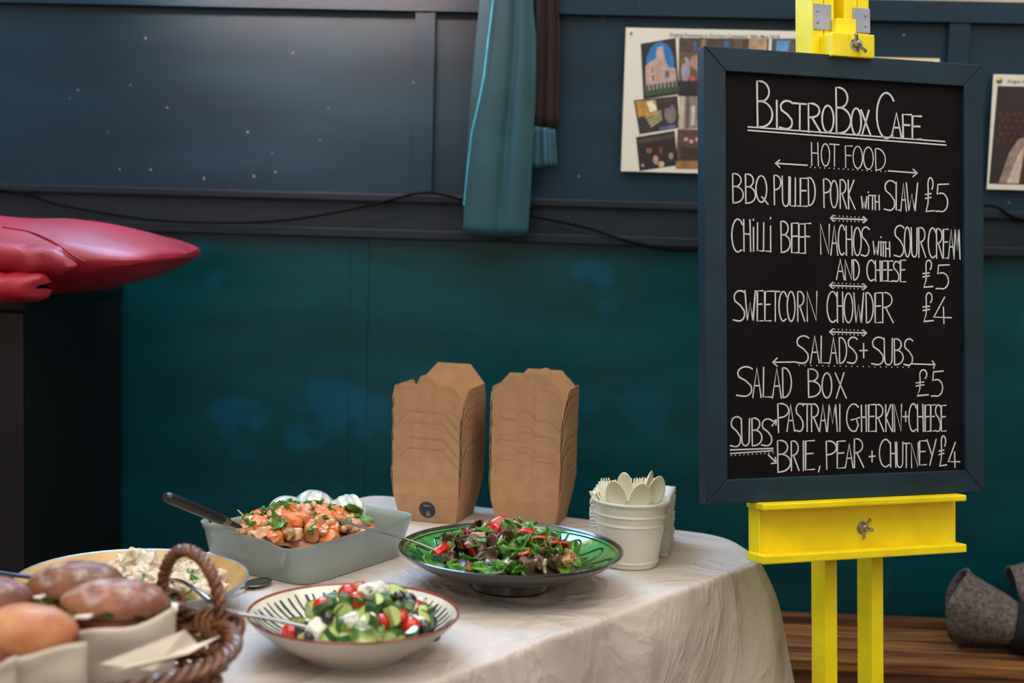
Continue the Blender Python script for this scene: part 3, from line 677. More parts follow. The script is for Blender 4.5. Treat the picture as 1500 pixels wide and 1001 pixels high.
proto = make_box()
STK = mat('navy_sticker', (28, 48, 62), .5); STW = mat('sticker_print', (150, 150, 130), .6)
ORD = 'second third fourth fifth sixth seventh eighth ninth tenth eleventh twelfth thirteenth fourteenth fifteenth sixteenth seventeenth'.split()
def stack(cx, cy, rz, revs, n, dz, group, gl, lab0, labn, used=[0]):
    first = None
    for i in range(n):
        o = proto if not used[0] else copy_tree(proto); used[0] = 1
        o.location = (cx+rnd.uniform(-.0008, .0008), cy+rnd.uniform(-.0008, .0008), TZ+.001+i*dz)
        o.rotation_euler = (0, 0, rz+(pi if revs(i) else 0)+rnd.uniform(-.006, .006))
        for ch in o.children:
            if 'flap' in ch.name: ch.rotation_euler = (rnd.uniform(-.008, .008), rnd.uniform(-.008, .008), rnd.uniform(-.006, .006))
        tag(o, lab0 if i == 0 else (labn if i == n-1 else gl % ORD[i-1]), 'box', group)
        if first is None: first = o
    return first
b1 = stack(-.272, 2.70, radians(-13), lambda i: i < 8, 16, .0098, 'nested boxes of the left stack', 'brown cardboard takeaway box, %s from the bottom of the left stack',
    'lowest brown takeaway box of the left stack, with a round navy sticker', 'topmost brown takeaway box of the left stack')
b2 = stack(-.088, 2.69, radians(-10), lambda i: i == 16, 17, .0095, 'nested boxes of the right stack', 'brown cardboard takeaway box, %s from the bottom of the right stack',
    'lowest brown takeaway box of the right stack, behind the green bowl', 'topmost brown takeaway box of the right stack, its lid flap facing the front')
# round sticker low on the front wall of the lowest left box (its back side faces front)
sk = MB(); y0 = D0/2; yb = lambda z: D0/2+(D1-D0)/2/H1*z+.0009
def onwall(s, z, e=0): return (-s, yb(z)+e, z)
sk.add([onwall(.001+.0165*cos(a), .024+.0165*sin(a)) for a in [2*pi*k/28 for k in range(28)]], [tuple(range(28))], 0)
def sq(x0, z0, x1, z1): sk.add([onwall(x0, z0, .0002), onwall(x1, z0, .0002), onwall(x1, z1, .0002), onwall(x0, z1, .0002)], [(0, 1, 2, 3)], 1)
for (x0, z0, x1, z1) in ((-.001, .011, .006, .0125), (-.002, .0135, .007, .016), (-.001, .017, .006, .019), (.001, .020, .004, .022), (-.006, .031, -.003, .0335), (-.002, .031, .0005, .0335), (.0015, .031, .004, .0335), (.005, .031, .0075, .0335)): sq(x0, z0, x1, z1)
sk.build('round_sticker', [STK, STW], b1, False)

# ------------------------------------------------------------ napkins
NAP = mat('napkin_tissue', (226, 224, 218), .9, var=.03, scale=60, bump=.5, bscale=400)
nb = None
for i in range(34):
    if nb is None:
        b = MB()
        def nf(u, v):
            x = (u-.5)*.138; y = (v-.5)*.132; return (x, y, .0010*sin(x*60)*(abs(u-.5) > .4)+.0004*noise.noise(Vector((x*60, y*60, 0))))
        b.grid(nf, 12, 12); nb = b.build('paper_napkin', NAP); md = nb.modifiers.new('t', 'SOLIDIFY'); md.thickness = .0024; md.offset = 1; o = nb
    else:
        o = nb.copy(); COL.objects.link(o)
    o.location = (.098+rnd.uniform(-.0012, .0012), 2.512+rnd.uniform(-.0012, .0012), TZ+.0012+i*.0030); o.rotation_euler = (rnd.uniform(-.004, .004), rnd.uniform(-.004, .004), radians(-8)+rnd.uniform(-.02, .02))
    tag(o, 'topmost white paper napkin of the pile behind the cutlery bucket' if i == 33 else 'white folded paper napkin in the pile behind the cutlery bucket', 'napkin', 'piled paper napkins')

# ------------------------------------------------------------ cutlery bucket
ENAM = mat('cream_enamel', (222, 219, 204), .35, var=.02, coat=.4)
bk = thing('bucket', 'small cream enamel bucket packed with ivory spoons and forks', 'bucket', (.089, 2.383, TZ))
def br_(z): return .0475+(.0640-.0475)*z/.113
pf = [(.001, .001), (.0455, .001), (.0475, .004)]
for z0 in (.010, .075, .092):
    pass
z = .004; zs = []
while z < .108:
    bump = sum(.0016*math.exp(-((z-z0)/.0018)**2) for z0 in (.011, .075, .091)); pf.append((br_(z)+bump, z)); z += .0015
pf += [(.0640, .108), (.0655, .110), (.0665, .113), (.0655, .1155), (.0635, .1155), (.0625, .113), (.0455, .006), (.001, .006)]
MB().lathe(pf, 72).build('bucket_body', ENAM, bk)
IV = mat('ivory_compostable_plastic', (238, 232, 204), .4, var=.02, sss=.15)
def spoon_mesh():
    b = MB()
    def f(u, v):
        a = 2*pi*u; r_ = v; y = r_*.0265*sin(a); x = r_*.0190*cos(a)*(1-.18*sin(a))
        return (x, .0065*(1-r_**2), .105+.0235+y)
    b.grid(f, 28, 8, wrap=True)
    b.tube([(0, .0015, 0), (0, .001, .05), (0, .0005, .09), (0, .001, .108)], [.0035, .0028, .0026, .004], 8, flat=.45, up=(0, 1, 0))
    return b
def fork_mesh():
    b = MB(); b.tube([(0, .0, 0), (0, .0, .05), (0, .0, .085), (0, 0, .10), (0, .002, .113)], [.0035, .003, .0035, .0085, .0105], 10, flat=.14, up=(0, 1, 0))
    for k in (-1.5, -.5, .5, 1.5): b.tube([(k*.0052, .002, .110), (k*.0055, .0035, .125), (k*.0056, .001, .145)], [.0021, .0018, .0010], 6)
    return b
so = spoon_mesh().build('plastic_spoon', IV); md = so.modifiers.new('t', 'SOLIDIFY'); md.thickness = .0012
fo = fork_mesh().build('plastic_fork', IV)
def rest(o, x, y, ztip, tx, ty, rz):
    # foot inside the bucket, head at (x,y)
    top = Vector((x, y, ztip)); foot = Vector((.089+tx, 2.383+ty, TZ+.012)); d = (top-foot)
    q = d.to_track_quat('Z', 'Y'); o.rotation_mode = 'QUATERNION'
    from mathutils import Quaternion
    o.rotation_quaternion = q @ Quaternion((0, 0, 1), rz); L_ = .128 if o.name.startswith('plastic_spoon') else .143
    o.location = top-d.normalized()*L_
def cp(o, first=[set()]):
    if o.name in first[0]: 
        c = o.copy(); COL.objects.link(c); return c
    first[0].add(o.name); return o
def setrot(o, x, y, z, lean_x, lean_y, rz):
    o.rotation_mode = 'XYZ'; o.rotation_euler = (lean_y, lean_x, rz); o.location = (x, y, z)
SP = [(.062, 2.350, .876, -.006, 0, .15, ''), (.103, 2.352, .873, .004, .004, -.05, ''), (.078, 2.388, .881, -.004, .012, .1, ''), (.118, 2.396, .884, .010, .014, -.3, ''), (.130, 2.375, .880, .014, 0, -.7, '')]
for i, (x, y, z_, tx, ty, rz, w_) in enumerate(SP):
    o = cp(so); rest(o, x, y, z_, tx, ty, rz)
    lab = ['ivory plastic spoon at the left of the bucket, bowl showing its hollow', 'ivory plastic spoon front and centre in the bucket', 'ivory plastic spoon at the back between the two front spoons', 'ivory plastic spoon standing at the back right of the bucket', 'ivory plastic spoon turned edge-on at the right rim of the bucket'][i]
    tag(o, lab, 'spoon', 'spoons in the bucket')
FK = [(.020+.006*i, 2.395+.010*i, .869+.004*i, -.010, .0, .5-.1*i) for i in range(5)]+[(.068+.009*i, 2.425+.003*i, .886, 0, .015, .1*i) for i in range(3)]+[(.098+.009*i, 2.428, .888+.001*i, .006, .015, -.1*i) for i in range(4)]
for i, (x, y, z_, tx, ty, rz) in enumerate(FK):
    o = cp(fo); rest(o, x, y, z_, tx, ty, rz)
    tag(o, 'ivory plastic fork fanning out over the left rim of the bucket' if i < 5 else 'ivory plastic fork, only its tines showing behind the spoons', 'fork', 'forks fanned at the left of the bucket' if i < 5 else 'forks behind the spoons')

# ------------------------------------------------------------ food helpers
def veg(name, rgb, rough=.35, **k): return mat(name, rgb, rough, coat=k.pop('coat', .3), **k)
LEAFM = veg('salad_leaf', (52, 104, 26), .35, rgb2=(96, 146, 48), scale=60, bump=.3)
HERB = veg('bright_herb', (92, 160, 40), .4, rgb2=(60, 120, 30), scale=60)
PURP = veg('purple_lettuce', (62, 30, 30), .35, rgb2=(98, 66, 44), scale=60, bump=.3)
PEPR = veg('red_pepper', (204, 34, 20), .22, rgb2=(170, 20, 14), scale=50)
AUB = veg('roast_aubergine', (110, 82, 44), .45, rgb2=(48, 24, 26), scale=80, bump=.8)
ONI = veg('pale_onion', (214, 196, 176), .3, rgb2=(160, 110, 110), scale=90)
CUCS = veg('cucumber_skin', (28, 74, 26), .3, rgb2=(56, 104, 40), scale=90)
CUCF = veg('cucumber_flesh', (196, 208, 130), .25, rgb2=(168, 192, 96), scale=60)
TOM = veg('tomato_red', (206, 40, 20), .18, rgb2=(180, 24, 14), scale=30, coat=.6)
OLV = veg('black_olive', (24, 20, 34), .2, coat=.6)
FETA = mat('feta', (236, 234, 222), .8, var=.04, scale=60, bump=.8, bscale=250)
SWP = veg('roast_sweet_potato', (226, 112, 36), .4, rgb2=(222, 146, 92), scale=55, bump=.5)
CHP = veg('chickpea', (190, 134, 84), .4, rgb2=(206, 160, 116), scale=90, bump=.3)
DRS = veg('creamy_dressing_coated', (214, 160, 116), .35, rgb2=(184, 120, 72), scale=60, bump=.6)
CHK_ = mat('creamy_chicken', (226, 216, 196), .6, var=.1, scale=60, bump=.8, bscale=150, rgb2=(204, 180, 146), coat=.2)
def leaf_mesh(L_, W_, curl, seed):
    b = MB()
    def f(u, v):
        x = (u-.5)*2; w_ = sin(pi*min(1, .08+v*.92))**.7
        return (x*W_/2*w_*(1+.12*sin(v*26+seed)), (v-.5)*L_, curl*((v-.5)**2*4-.4)*L_*.3+.15*L_*noise.noise(Vector((u*3, v*3, seed)))+abs(x)*W_*.12)
    b.grid(f, 7, 11); return b
def leaf(name, L_, W_, curl, seed, m):
    o = leaf_mesh(L_, W_, curl, seed).build(name, m); md = o.modifiers.new('t', 'SOLIDIFY'); md.thickness = .0006; return o
def chunk(name, s, m, seed, amp=.35, fl=1, sub=3):
    def f(p, n):
        # squared-off lump
        k = max(abs(n.x), abs(n.y), abs(n.z)); return p*(1/k*.75+.25)
    return MB().blob(s, s*.85, s*.75*fl, sub, amp, 1.6, seed, fn=f).build(name, m)
def disc_slice(name, r_, h, seed, half=True):
    """cucumber piece: pale flesh with a dark green skin part"""
    b = MB(); n = 16; a1 = pi if half else 2*pi*.999
    ring = [(r_*cos(a1*i/n), r_*sin(a1*i/n)) for i in range(n+1)]; ri = [(x*.90, y*.90) for x, y in ring]
    b.add([(x, y, z_) for z_ in (0, h) for x, y in ri], [tuple(range(n+1)), tuple(range(n+1, 2*n+2))]+[(i, (i+1) % (n+1), (i+1) % (n+1)+n+1, i+n+1) for i in range(n+1)])
    b2 = len(b.v)
    for i in range(n):
        v = [(*ri[i], -.0001), (*ring[i], -.0001), (*ring[i+1], -.0001), (*ri[i+1], -.0001), (*ri[i], h+.0001), (*ring[i], h+.0001), (*ring[i+1], h+.0001), (*ri[i+1], h+.0001)]
        b.add(v, [(0, 3, 2, 1), (4, 5, 6, 7), (1, 2, 6, 5)], 1)
    return b.build(name, [CUCF, CUCS], None, False)
def strip(name, L_, W_, m, seed):
    b = MB()
    def f(u, v):
        x = (u-.5); a = x*1.9
        return (sin(a)*L_/1.9*1.1, (v-.5)*W_*(1+.2*sin(u*5+seed)), cos(a)*L_*.35+.002*noise.noise(Vector((u*4, v*2, seed))))
    b.grid(f, 12, 4); o = b.build(name, m); md = o.modifiers.new('t', 'SOLIDIFY'); md.thickness = .0035; return o
def scatter(protos, n, cx, cy, R, zf, label, cat, group, tilt=.9, ex=1, ey=1, ang=0, rmin=0, sc_=(.85, 1.2), pos=None):
    out = []
    for i in range(n):
        p = protos[i % len(protos)]
        o = p if i < len(protos) else p.copy()
        if i >= len(protos): COL.objects.link(o)
        if pos and i < len(pos): x, y, dz = pos[i]
        else:
            r_ = R*sqrt(rnd.uniform(rmin, 1)); a = rnd.uniform(0, 2*pi); lx = r_*cos(a)*ex; ly = r_*sin(a)*ey
            x = lx*cos(ang)-ly*sin(ang); y = lx*sin(ang)+ly*cos(ang); dz = rnd.uniform(-.003, .005)
        o.location = (cx+x, cy+y, zf(x, y)+dz); s = rnd.uniform(*sc_); o.scale = (s, s, s)
        o.rotation_euler = (rnd.gauss(0, tilt), rnd.gauss(0, tilt), rnd.uniform(0, 2*pi))
        rr_ = sqrt(x*x+y*y); an = math.degrees(math.atan2(y, x)) % 360
        zn = 'at the middle' if rr_ < R*.38 else ['at the right', 'at the back right', 'at the back', 'at the back left', 'at the left', 'at the front left', 'at the front', 'at the front right'][int((an+22.5)//45) % 8]
        lb = label.replace(' in the ', ' '+zn+' of the ', 1) if ' in the ' in label else label+', '+zn
        tag(o, lb, cat, group); out.append(o)
    return out
def mound(b, cx, cy, cz, R, zf, m, nm, par=None, n=36, ex=1, ey=1, ang=0, amp=.004):
    def f(u, v):
        a = 2*pi*u; r_ = R*v; lx = r_*cos(a)*ex; ly = r_*sin(a)*ey; x = lx*cos(ang)-ly*sin(ang); y = lx*sin(ang)+ly*cos(ang)
        return (cx+x, cy+y, zf(x, y)-.008+amp*noise.noise(Vector((x*70, y*70, 2)))*2)
    b = MB(); b.grid(f, n, 14, wrap=True); o = b.build(nm, m, par); o['kind'] = 'stuff'; return o

# ------------------------------------------------------------ green glazed footed bowl
GLZ = mat('green_glaze', (52, 150, 70), .10, var=.2, scale=18, coat=.8)
DRKG = mat('black_brown_glaze', (38, 30, 28), .22, var=.2, scale=10, coat=.6)
PTN = mat('painted_black_line', (14, 32, 24), .2, coat=.6)
gp = thing('serving_bowl', 'wide green glazed bowl on a dark foot holding the leaf salad', 'bowl', (-.104, 2.204, TZ+.001))
MB().lathe([(.001, .004), (.055, .004), (.060, 0), (.0635, .0), (.066, .004), (.064, .015), (.057, .0175), (.062, .0185), (.085, .0225), (.11, .0280), (.14, .0375), (.160, .0480), (.174, .0575), (.1765, .0625)], 96).build('outer_shell', DRKG, gp)
def pz(r_):
    tab = [(0, .0225), (.05, .023), (.09, .0270), (.125, .0355), (.145, .0435), (.1605, .0525), (.1705, .0605), (.1745, .0635)]
    return lerpt(r_, tab)
MB().lathe([(.0001, pz(0)), (.05, pz(.05)), (.09, pz(.09)), (.11, pz(.11)), (.125, pz(.125)), (.145, pz(.145)), (.1605, pz(.1605)), (.1705, pz(.1705))], 96).build('glazed_interior', GLZ, gp)
MB().lathe([(.1700, .0600), (.1725, .0630), (.1755, .0648), (.1775, .0638), (.1768, .0615)], 96).build('dark_rim', DRKG, gp)
b = MB()
def polar(pts, w_):
    P = [Vector((r_*cos(a), r_*sin(a), pz(r_)+.0012)) for r_, a in pts]
    b.tube(P, w_, 5, flat=.3, up=(0, 0, 1))
NPET = 15
for k_ in range(NPET):
    a0 = 2*pi*k_/NPET
    for s, w_ in ((.9, .0014), (.5, .0009)):
        polar([(.090+.070*s*sin(pi*t)**.75+.006, a0+(t-.5)*2*pi/NPET*s*1.05) for t in [i/12 for i in range(13)]], w_*1.35)
    polar([(.10+.006*i, a0) for i in range(7)], .0006)
    for t in range(5): polar([(.145+.003*t, a0+pi/NPET+.01*(t-2)), (.148+.003*t, a0+pi/NPET+.01*(t-2)+.004)], .0007)
polar([(.1665, 2*pi*i/80) for i in range(81)], .0012); polar([(.094, 2*pi*i/60) for i in range(61)], .0012)
o = b.build('painted_pattern', PTN, gp); o['kind'] = 'stuff'
PC = (-.112, 2.190)
def zp(x, y): return .792+.044*max(0, 1-(x*x+y*y*1.0)/.118**2)
DKG = veg('dark_salad_mix', (40, 44, 22), .4, rgb2=(70, 40, 30), scale=50, bump=.6)
mound(None, PC[0], PC[1], 0, .112, zp, DKG, 'salad_base')
tag(bpy.data.objects['salad_base'], 'dark dressed bed of leaf salad filling the green bowl', 'salad')
bpy.data.objects['salad_base'].name = 'leaf_salad'
scatter([leaf('salad_leaf', .042, .024, .5, i, LEAFM) for i in range(4)], 56, *PC, .118, lambda x, y: zp(x, y)+.006, 'green salad leaf tossed in the green bowl', 'leaf', 'leaves in the green bowl', .6)
scatter([leaf('herb_leaf', .024, .016, .3, i+9, HERB) for i in range(3)], 40, *PC, .118, lambda x, y: zp(x, y)+.009, 'small bright green herb leaf on the salad in the green bowl', 'leaf', 'herb leaves in the green bowl', .6)
scatter([leaf('purple_leaf', .042, .026, .6, i+5, PURP) for i in range(3)], 20, *PC, .10, lambda x, y: zp(x, y)+.005, 'purple brown lettuce leaf in the green bowl', 'leaf', 'purple leaves in the green bowl', .7)
scatter([strip('pepper_strip', .036, .014, PEPR, i) for i in range(3)], 13, *PC, .105, zp, 'glossy red pepper strip on the salad in the green bowl', 'pepper', 'red pepper strips in the green bowl', .5, pos=[(-.017, .02, .012), (.052, -.030, .008), (.030, -.018, .010), (.085, -.012, .006), (-.10, -.030, .010)])
scatter([chunk('aubergine_chunk', .0125, AUB, i) for i in range(4)], 20, *PC, .105, zp, 'browned aubergine chunk in the green bowl', 'aubergine', 'aubergine chunks in the green bowl')
scatter([strip('onion_slice', .024, .006, ONI, i) for i in range(2)], 18, *PC, .105, lambda x, y: zp(x, y)+.007, 'pale onion slice in the green bowl', 'onion', 'onion slices in the green bowl')
CRST = mat('toasted_crouton', (176, 128, 72), .7, var=.2, scale=90, bump=.8)
scatter([chunk('crouton', .0095, CRST, 31)], 5, *PC, .105, zp, 'toasted brown crouton in the green bowl', 'crouton', 'croutons in the green bowl', pos=[(.098, -.045, .012), (.10, -.012, .006)])

# ------------------------------------------------------------ striped bowl with cucumber salad
WHG = mat('offwhite_glaze', (206, 198, 188), .3, var=.03, coat=.4)
CRG = mat('cream_glaze', (226, 220, 200), .15, var=.03, coat=.7)
NAVY = mat('navy_brush_line', (30, 34, 70), .3, coat=.4); REDR = mat('red_rim_glaze', (150, 60, 50), .25, coat=.5)
sb = thing('salad_bowl', 'white bowl with red rim and navy dashes holding the cucumber salad', 'bowl', (-.294, 1.838, TZ+.001))
MB().lathe([(.001, .004), (.062, .004), (.066, 0), (.070, 0), (.073, .005), (.095, .017), (.118, .033), (.134, .047), (.1405, .056)], 96).build('outer_shell', WHG, sb)
def bz(r_): return lerpt(r_, [(0, .012), (.07, .014), (.10, .026), (.122, .040), (.137, .055)])
MB().lathe([(.0001, bz(0)), (.07, bz(.07)), (.10, bz(.10)), (.122, bz(.122)), (.1375, .0565)], 96).build('glazed_interior', CRG, sb)
MB().lathe([(.1370, .0560), (.1385, .0582), (.1403, .0584), (.1410, .0566), (.1402, .0555)], 96).build('red_rim', REDR, sb)
for k_ in range(58):
    a = 2*pi*k_/58+rnd.uniform(-.02, .02); w_ = rnd.uniform(.0012, .0026); r1 = rnd.uniform(.094, .106); r2 = rnd.uniform(.130, .134)
    b = MB(); b.tube([(r_*cos(a+(r_-.12)*.6), r_*sin(a+(r_-.12)*.6), bz(r_)+.0006) for r_ in (r1, (r1+r2)/2, r2)], w_, 5, flat=.3, up=(0, 0, 1)); b.build('painted_dash', NAVY, sb)
BC = (-.273, 1.825)
def zb(x, y): return .786+.040*max(0, 1-(x*x+y*y)/.105**2)-.03*max(0, sqrt(x*x+y*y)/.09-.8)
o = mound(None, BC[0], BC[1], 0, .080, zb, CUCF, 'cucumber_salad'); tag(o, 'bed of chopped cucumber salad filling the striped bowl', 'salad')
scatter([disc_slice('cucumber_piece', .0145, .009, i) for i in range(2)]+[disc_slice('cucumber_piece', .012, .014, 3)], 54, *BC, .098, zb, 'cucumber piece with dark skin in the striped bowl', 'cucumber', 'cucumber pieces in the striped bowl', 1.1)
scatter([disc_slice('cucumber_slice', .017, .007, 3, False)], 3, *BC, .07, zb, 'round cucumber slice lying on the salad in the striped bowl', 'cucumber', 'round cucumber slices in the striped bowl', .3, pos=[(.075, .012, .006), (-.05, -.03, .008), (.03, .035, .008)])
scatter([MB().blob(.0125, .0125, .0115, 3, .05, 2, i).build('cherry_tomato', TOM) for i in range(2)], 9, *BC, .09, zb, 'glossy red cherry tomato piece in the striped bowl', 'tomato', 'tomatoes in the striped bowl', pos=[(.048, -.042, .008), (-.018, .045, .010), (-.032, .03, .008), (-.098, -.022, .006), (-.058, -.012, .006)])
scatter([MB().blob(.0095, .0085, .0085, 3, .05, 2, i).build('black_olive', OLV) for i in range(2)], 13, *BC, .092, zb, 'shiny black olive in the striped bowl', 'olive', 'olives in the striped bowl', pos=[(.052, .018, .010), (.040, .005, .012), (.085, -.012, .010), (.092, -.028, .008), (-.045, -.05, .006), (.078, -.03, .006)])
scatter([chunk('feta_lump', .0115, FETA, i, .3) for i in range(3)], 10, *BC, .085, zb, 'crumbly white feta lump in the striped bowl', 'cheese', 'feta lumps in the striped bowl', .4, pos=[(.0, .015, .012), (.012, .010, .013), (-.012, -.062, .008), (.01, -.06, .006)])
scatter([leaf('parsley_leaf', .022, .014, .3, i+2, LEAFM) for i in range(2)], 12, *BC, .09, zb, 'dark green herb leaf on the salad in the striped bowl', 'leaf', 'herb leaves in the striped bowl', .6)

# ------------------------------------------------------------ metal serving spoons
SILV = mat('polished_steel', (158, 156, 154), .26, 1, var=.05)
def metal_spoon(name, label, pts, w_, bowl_at=None, knob=False, m=SILV):
    t = thing(name, label, 'spoon', pts[0])
    o = Vector(pts[0]); P = [Vector(p)-o for p in pts]; P = smooth_path(P, 6); n = len(P)
    b = MB(); b.tube(P, [w_*(1-.3*sin(pi*i/(n-1))) for i in range(n)], 10, flat=.75, up=(0, 0, 1)); b.build('handle', m, t)
    d = (P[-1]-P[-2]).normalized()
    if knob:
        b = MB()
        for k_, r_ in enumerate((.0045, .0065, .005, .0058)): b.blob(r_, r_, r_, 2, .25, 5, k_, P[0]-(P[1]-P[0]).normalized()*(k_*.006-.006))
        b.build('moulded_end', m, t)
    a = math.atan2(d.y, d.x)
    def f(u, v):
        q = 2*pi*u; x = v*.028*cos(q); y = v*.018*sin(q)
        return (x+.024, y, -.007*(1-v*v))
    b = MB(); b.M = Matrix.Translation(P[-1]) @ Matrix.Rotation(a, 4, 'Z'); b.grid(f, 24, 7, wrap=True)
    o2 = b.build('spoon_bowl', m, t); md = o2.modifiers.new('t', 'SOLIDIFY'); md.thickness = .0012
    return t
metal_spoon('serving_spoon', 'slim steel spoon resting on the left rim of the green bowl', [(-.376, 2.167, .857), (-.320, 2.190, .836), (-.268, 2.211, .8185), (-.216, 2.204, .803), (-.195, 2.20, .797)], .0034)
metal_spoon('serving_spoon', 'steel spoon with ornate end leaning over the left rim of the striped bowl', [(-.445, 1.752, .826), (-.425, 1.758, .822), (-.384, 1.768, .8135), (-.34, 1.775, .803), (-.316, 1.78, .798)], .0058, knob=True)
metal_spoon('serving_spoon', 'steel spoon lying in the grey bowl, its handle pointing at the basket handle', [(-.487, 1.835, .815), (-.52, 1.87, .822), (-.56, 1.93, .815), (-.60, 1.97, .80)], .005)
t = metal_spoon('teaspoon', 'small steel teaspoon lying on the cloth beside the grey bowl', [(-.53, 2.06, .757), (-.517, 2.09, .758), (-.503, 2.125, .757)], .003)

# ------------------------------------------------------------ baking dish with sweet potato salad
CEL = mat('celadon_glaze', (146, 158, 150), .25, var=.05, scale=12, coat=.5)
GARM = mat('pale_fluted_glaze', (206, 214, 202), .18, var=.06, scale=60, coat=.8)
DC = Vector((-.441, 2.316)); DA = math.atan2(.87, .48); DL, DW = .152, .112
bdsh = thing('baking_dish', 'grey green glazed oblong dish with wavy rim and moulded garlic corner', 'dish', (DC.x, DC.y, TZ+.001), (0, 0, DA))
def dsh(a, s, e=.24):
    c_, s_ = cos(a), sin(a); f = lambda q: (abs(q)**e)*(1 if q >= 0 else -1); return (f(c_)*DL*s, f(s_)*DW*s)
def rimz(a):
    # local x+ = towards the right back, y- = towards the camera right ; wave near the left corner
    x, y = dsh(a, 1); z = .066
    # left end (x-, side y+ to y-)
    if x < -DL*.8:
        t = (y/DW+1)/2; z += .010*max(0, (t-.6)/.4)**1.2-.008*math.exp(-((t-.20)/.14)**2)+.007*math.exp(-((t-.55)/.13)**2)
    return z
b = MB()
def dish(u, v):
    a = 2*pi*u+.003
    segs = [(.0, .80, 0), (.10, .86, .0), (.30, .90, .25), (.50, .95, .65), (.62, 1.0, 1.0), (.67, .995, 1.05), (.72, .965, .98), (.86, .89, .3), (.93, .80, .1), (1, .05, .08)]
    for (q0, s0, h0), (q1, s1, h1) in zip(segs[:-1], segs[1:]):
        if v <= q1: t = (v-q0)/(q1-q0); s = s0+(s1-s0)*t; h = h0+(h1-h0)*t; break
    x, y = dsh(a, s, .24 if v < .93 else .5); fl = max(0, v-.3)*max(0, -x/DL)*max(0, y/DW)*(v < .86)*.03; return (x-fl, y+fl, rimz(a)*h)
b.grid(dish, 140, 40, wrap=True); b.add([(*dsh(2*pi*k/40, .80), 0) for k in range(40)], [tuple(range(40))]); b.build('dish_body', CEL, bdsh)
def garlic(cx, cy, cz, s, tilt, seed):
    b = MB()
    def f(u, v):
        a = 2*pi*u; ph = pi*v; r_ = sin(ph)**.8*(1-.10*abs(sin(a*5.5+sin(ph*2)*.5))); 
        neck = .6 if v < .12 else 1
        return (r_*cos(a)*.034*s, r_*sin(a)*.026*s, cos(ph)*.026*s)
    b.M = Matrix.Translation((cx, cy, cz)) @ Euler(tilt).to_matrix().to_4x4(); b.grid(f, 66, 18, wrap=True); b.build('garlic_relief', GARM, bdsh)
garlic(.040, .088, .054, 1.45, (.15, .25, .15), 1); garlic(.100, .084, .052, 1.55, (.3, .4, .7), 2); garlic(.132, .035, .050, 1.3, (.2, .7, 1.3), 3)
ca, sa = cos(DA), sin(DA)
def zd(x, y):
    lx = x*ca+y*sa; ly = -x*sa+y*ca
    return .792+.044*max(0, 1-((lx+.025)/.14)**2-(ly/.11)**2)
SK = dict(ex=1.42, ey=.98, ang=DA)
DX, DY = DC.x-.008, DC.y-.012
o = mound(None, DX, DY, 0, .084, lambda x, y: zd(x, y)-.006, DRS, 'sweet_potato_salad', **SK); tag(o, 'creamy dressed bed of sweet potato salad filling the baking dish', 'salad')
scatter([chunk('sweet_potato_chunk', .0140, SWP, i, .22) for i in range(4)], 64, DX, DY, .092, lambda x, y: zd(x, y)+.002, 'roasted orange sweet potato chunk in the baking dish', 'sweet potato', 'sweet potato chunks in the baking dish', .5, sc_=(.75, 1.25), **SK)
scatter([chunk('sweet_potato_chunk', .012, DRS, i+7) for i in range(2)], 56, DX, DY, .090, lambda x, y: zd(x, y)+.003, 'dressing coated vegetable chunk in the baking dish', 'vegetable', 'coated chunks in the baking dish', .5, **SK)
scatter([MB().blob(.0062, .0058, .0055, 2, .08, 2, i).build('chickpea', CHP) for i in range(2)], 70, DX, DY, .086, lambda x, y: zd(x, y)+.010, 'tan chickpea in the baking dish', 'chickpea', 'chickpeas in the baking dish', **SK)
scatter([leaf('spinach_leaf', .030, .018, .4, i+20, LEAFM) for i in range(3)], 64, DX, DY, .088, lambda x, y: zd(x, y)+.010, 'green spinach leaf in the baking dish', 'leaf', 'spinach leaves in the baking dish', .8, **SK)
scatter([leaf('spinach_leaf', .042, .022, .2, i+40, LEAFM) for i in range(1)], 3, DX, DY, .05, lambda x, y: zd(x, y)+.012, 'large upright spinach leaf at the garlic end of the baking dish', 'leaf', 'large spinach leaves in the baking dish', .3, pos=[(.072, .045, .012), (.086, .03, .006), (.04, .085, .006)])
STEM = veg('pale_stem', (176, 186, 96), .4)
for i, (x, y, dx, dz_) in enumerate([(-.10, .03, -.025, .022), (-.06, .05, .008, .026), (-.085, .045, -.006, .02), (-.02, .09, .002, .026)]):
    b = MB(); b.tube([(0, 0, -.012), (dx*.4, 0, dz_*.4), (dx, .002, dz_)], [.0018, .0016, .0013], 6); o = b.build('bean_shoot', STEM, None, loc=(DX+x, DY+y, zd(x, y)+.008))  # stems of the spinach, standing up out of the salad
    tag(o, 'pale green shoot poking up from the sweet potato salad', 'shoot', 'shoots in the baking dish')
scatter([strip('onion_slice', .022, .009, veg('pink_onion', (190, 96, 120), .3), 2)], 4, DX, DY, .07, lambda x, y: zd(x, y)+.004, 'pink onion piece in the baking dish', 'onion', 'pink onion in the baking dish', .3, **SK)
BLP = mat('black_plastic', (24, 24, 30), .38, var=.1)
ds = thing('serving_spoon', 'black handled serving spoon stuck in the sweet potato salad', 'spoon', (-.615, 2.063, .905))
O = Vector((-.615, 2.063, .905)); F_ = Vector((-.555, 2.160, .851))-O; d = F_.normalized()
def along(t): return d*t
LL = F_.length
b = MB(); b.tube([along(t) for t in (-.002, .002, .01, .05, LL-.01, LL-.002)], [.006, .0105, .0115, .0115, .0115, .0105], 16, flat=.75, up=(0, 0, 1)); b.build('black_handle', BLP, ds)
b = MB(); b.tube([along(LL-.002), along(LL+.012)], [.0105, .0095], 16, flat=.75, up=(0, 0, 1)); b.build('steel_collar', SILV, ds)
b = MB(); b.tube([along(LL+.012), along(LL+.022), along(LL+.034), along(LL+.042)], [.0095, .0085, .008, .006], 14, flat=.5, up=(0, 0, 1)); b.build('black_neck', BLP, ds)
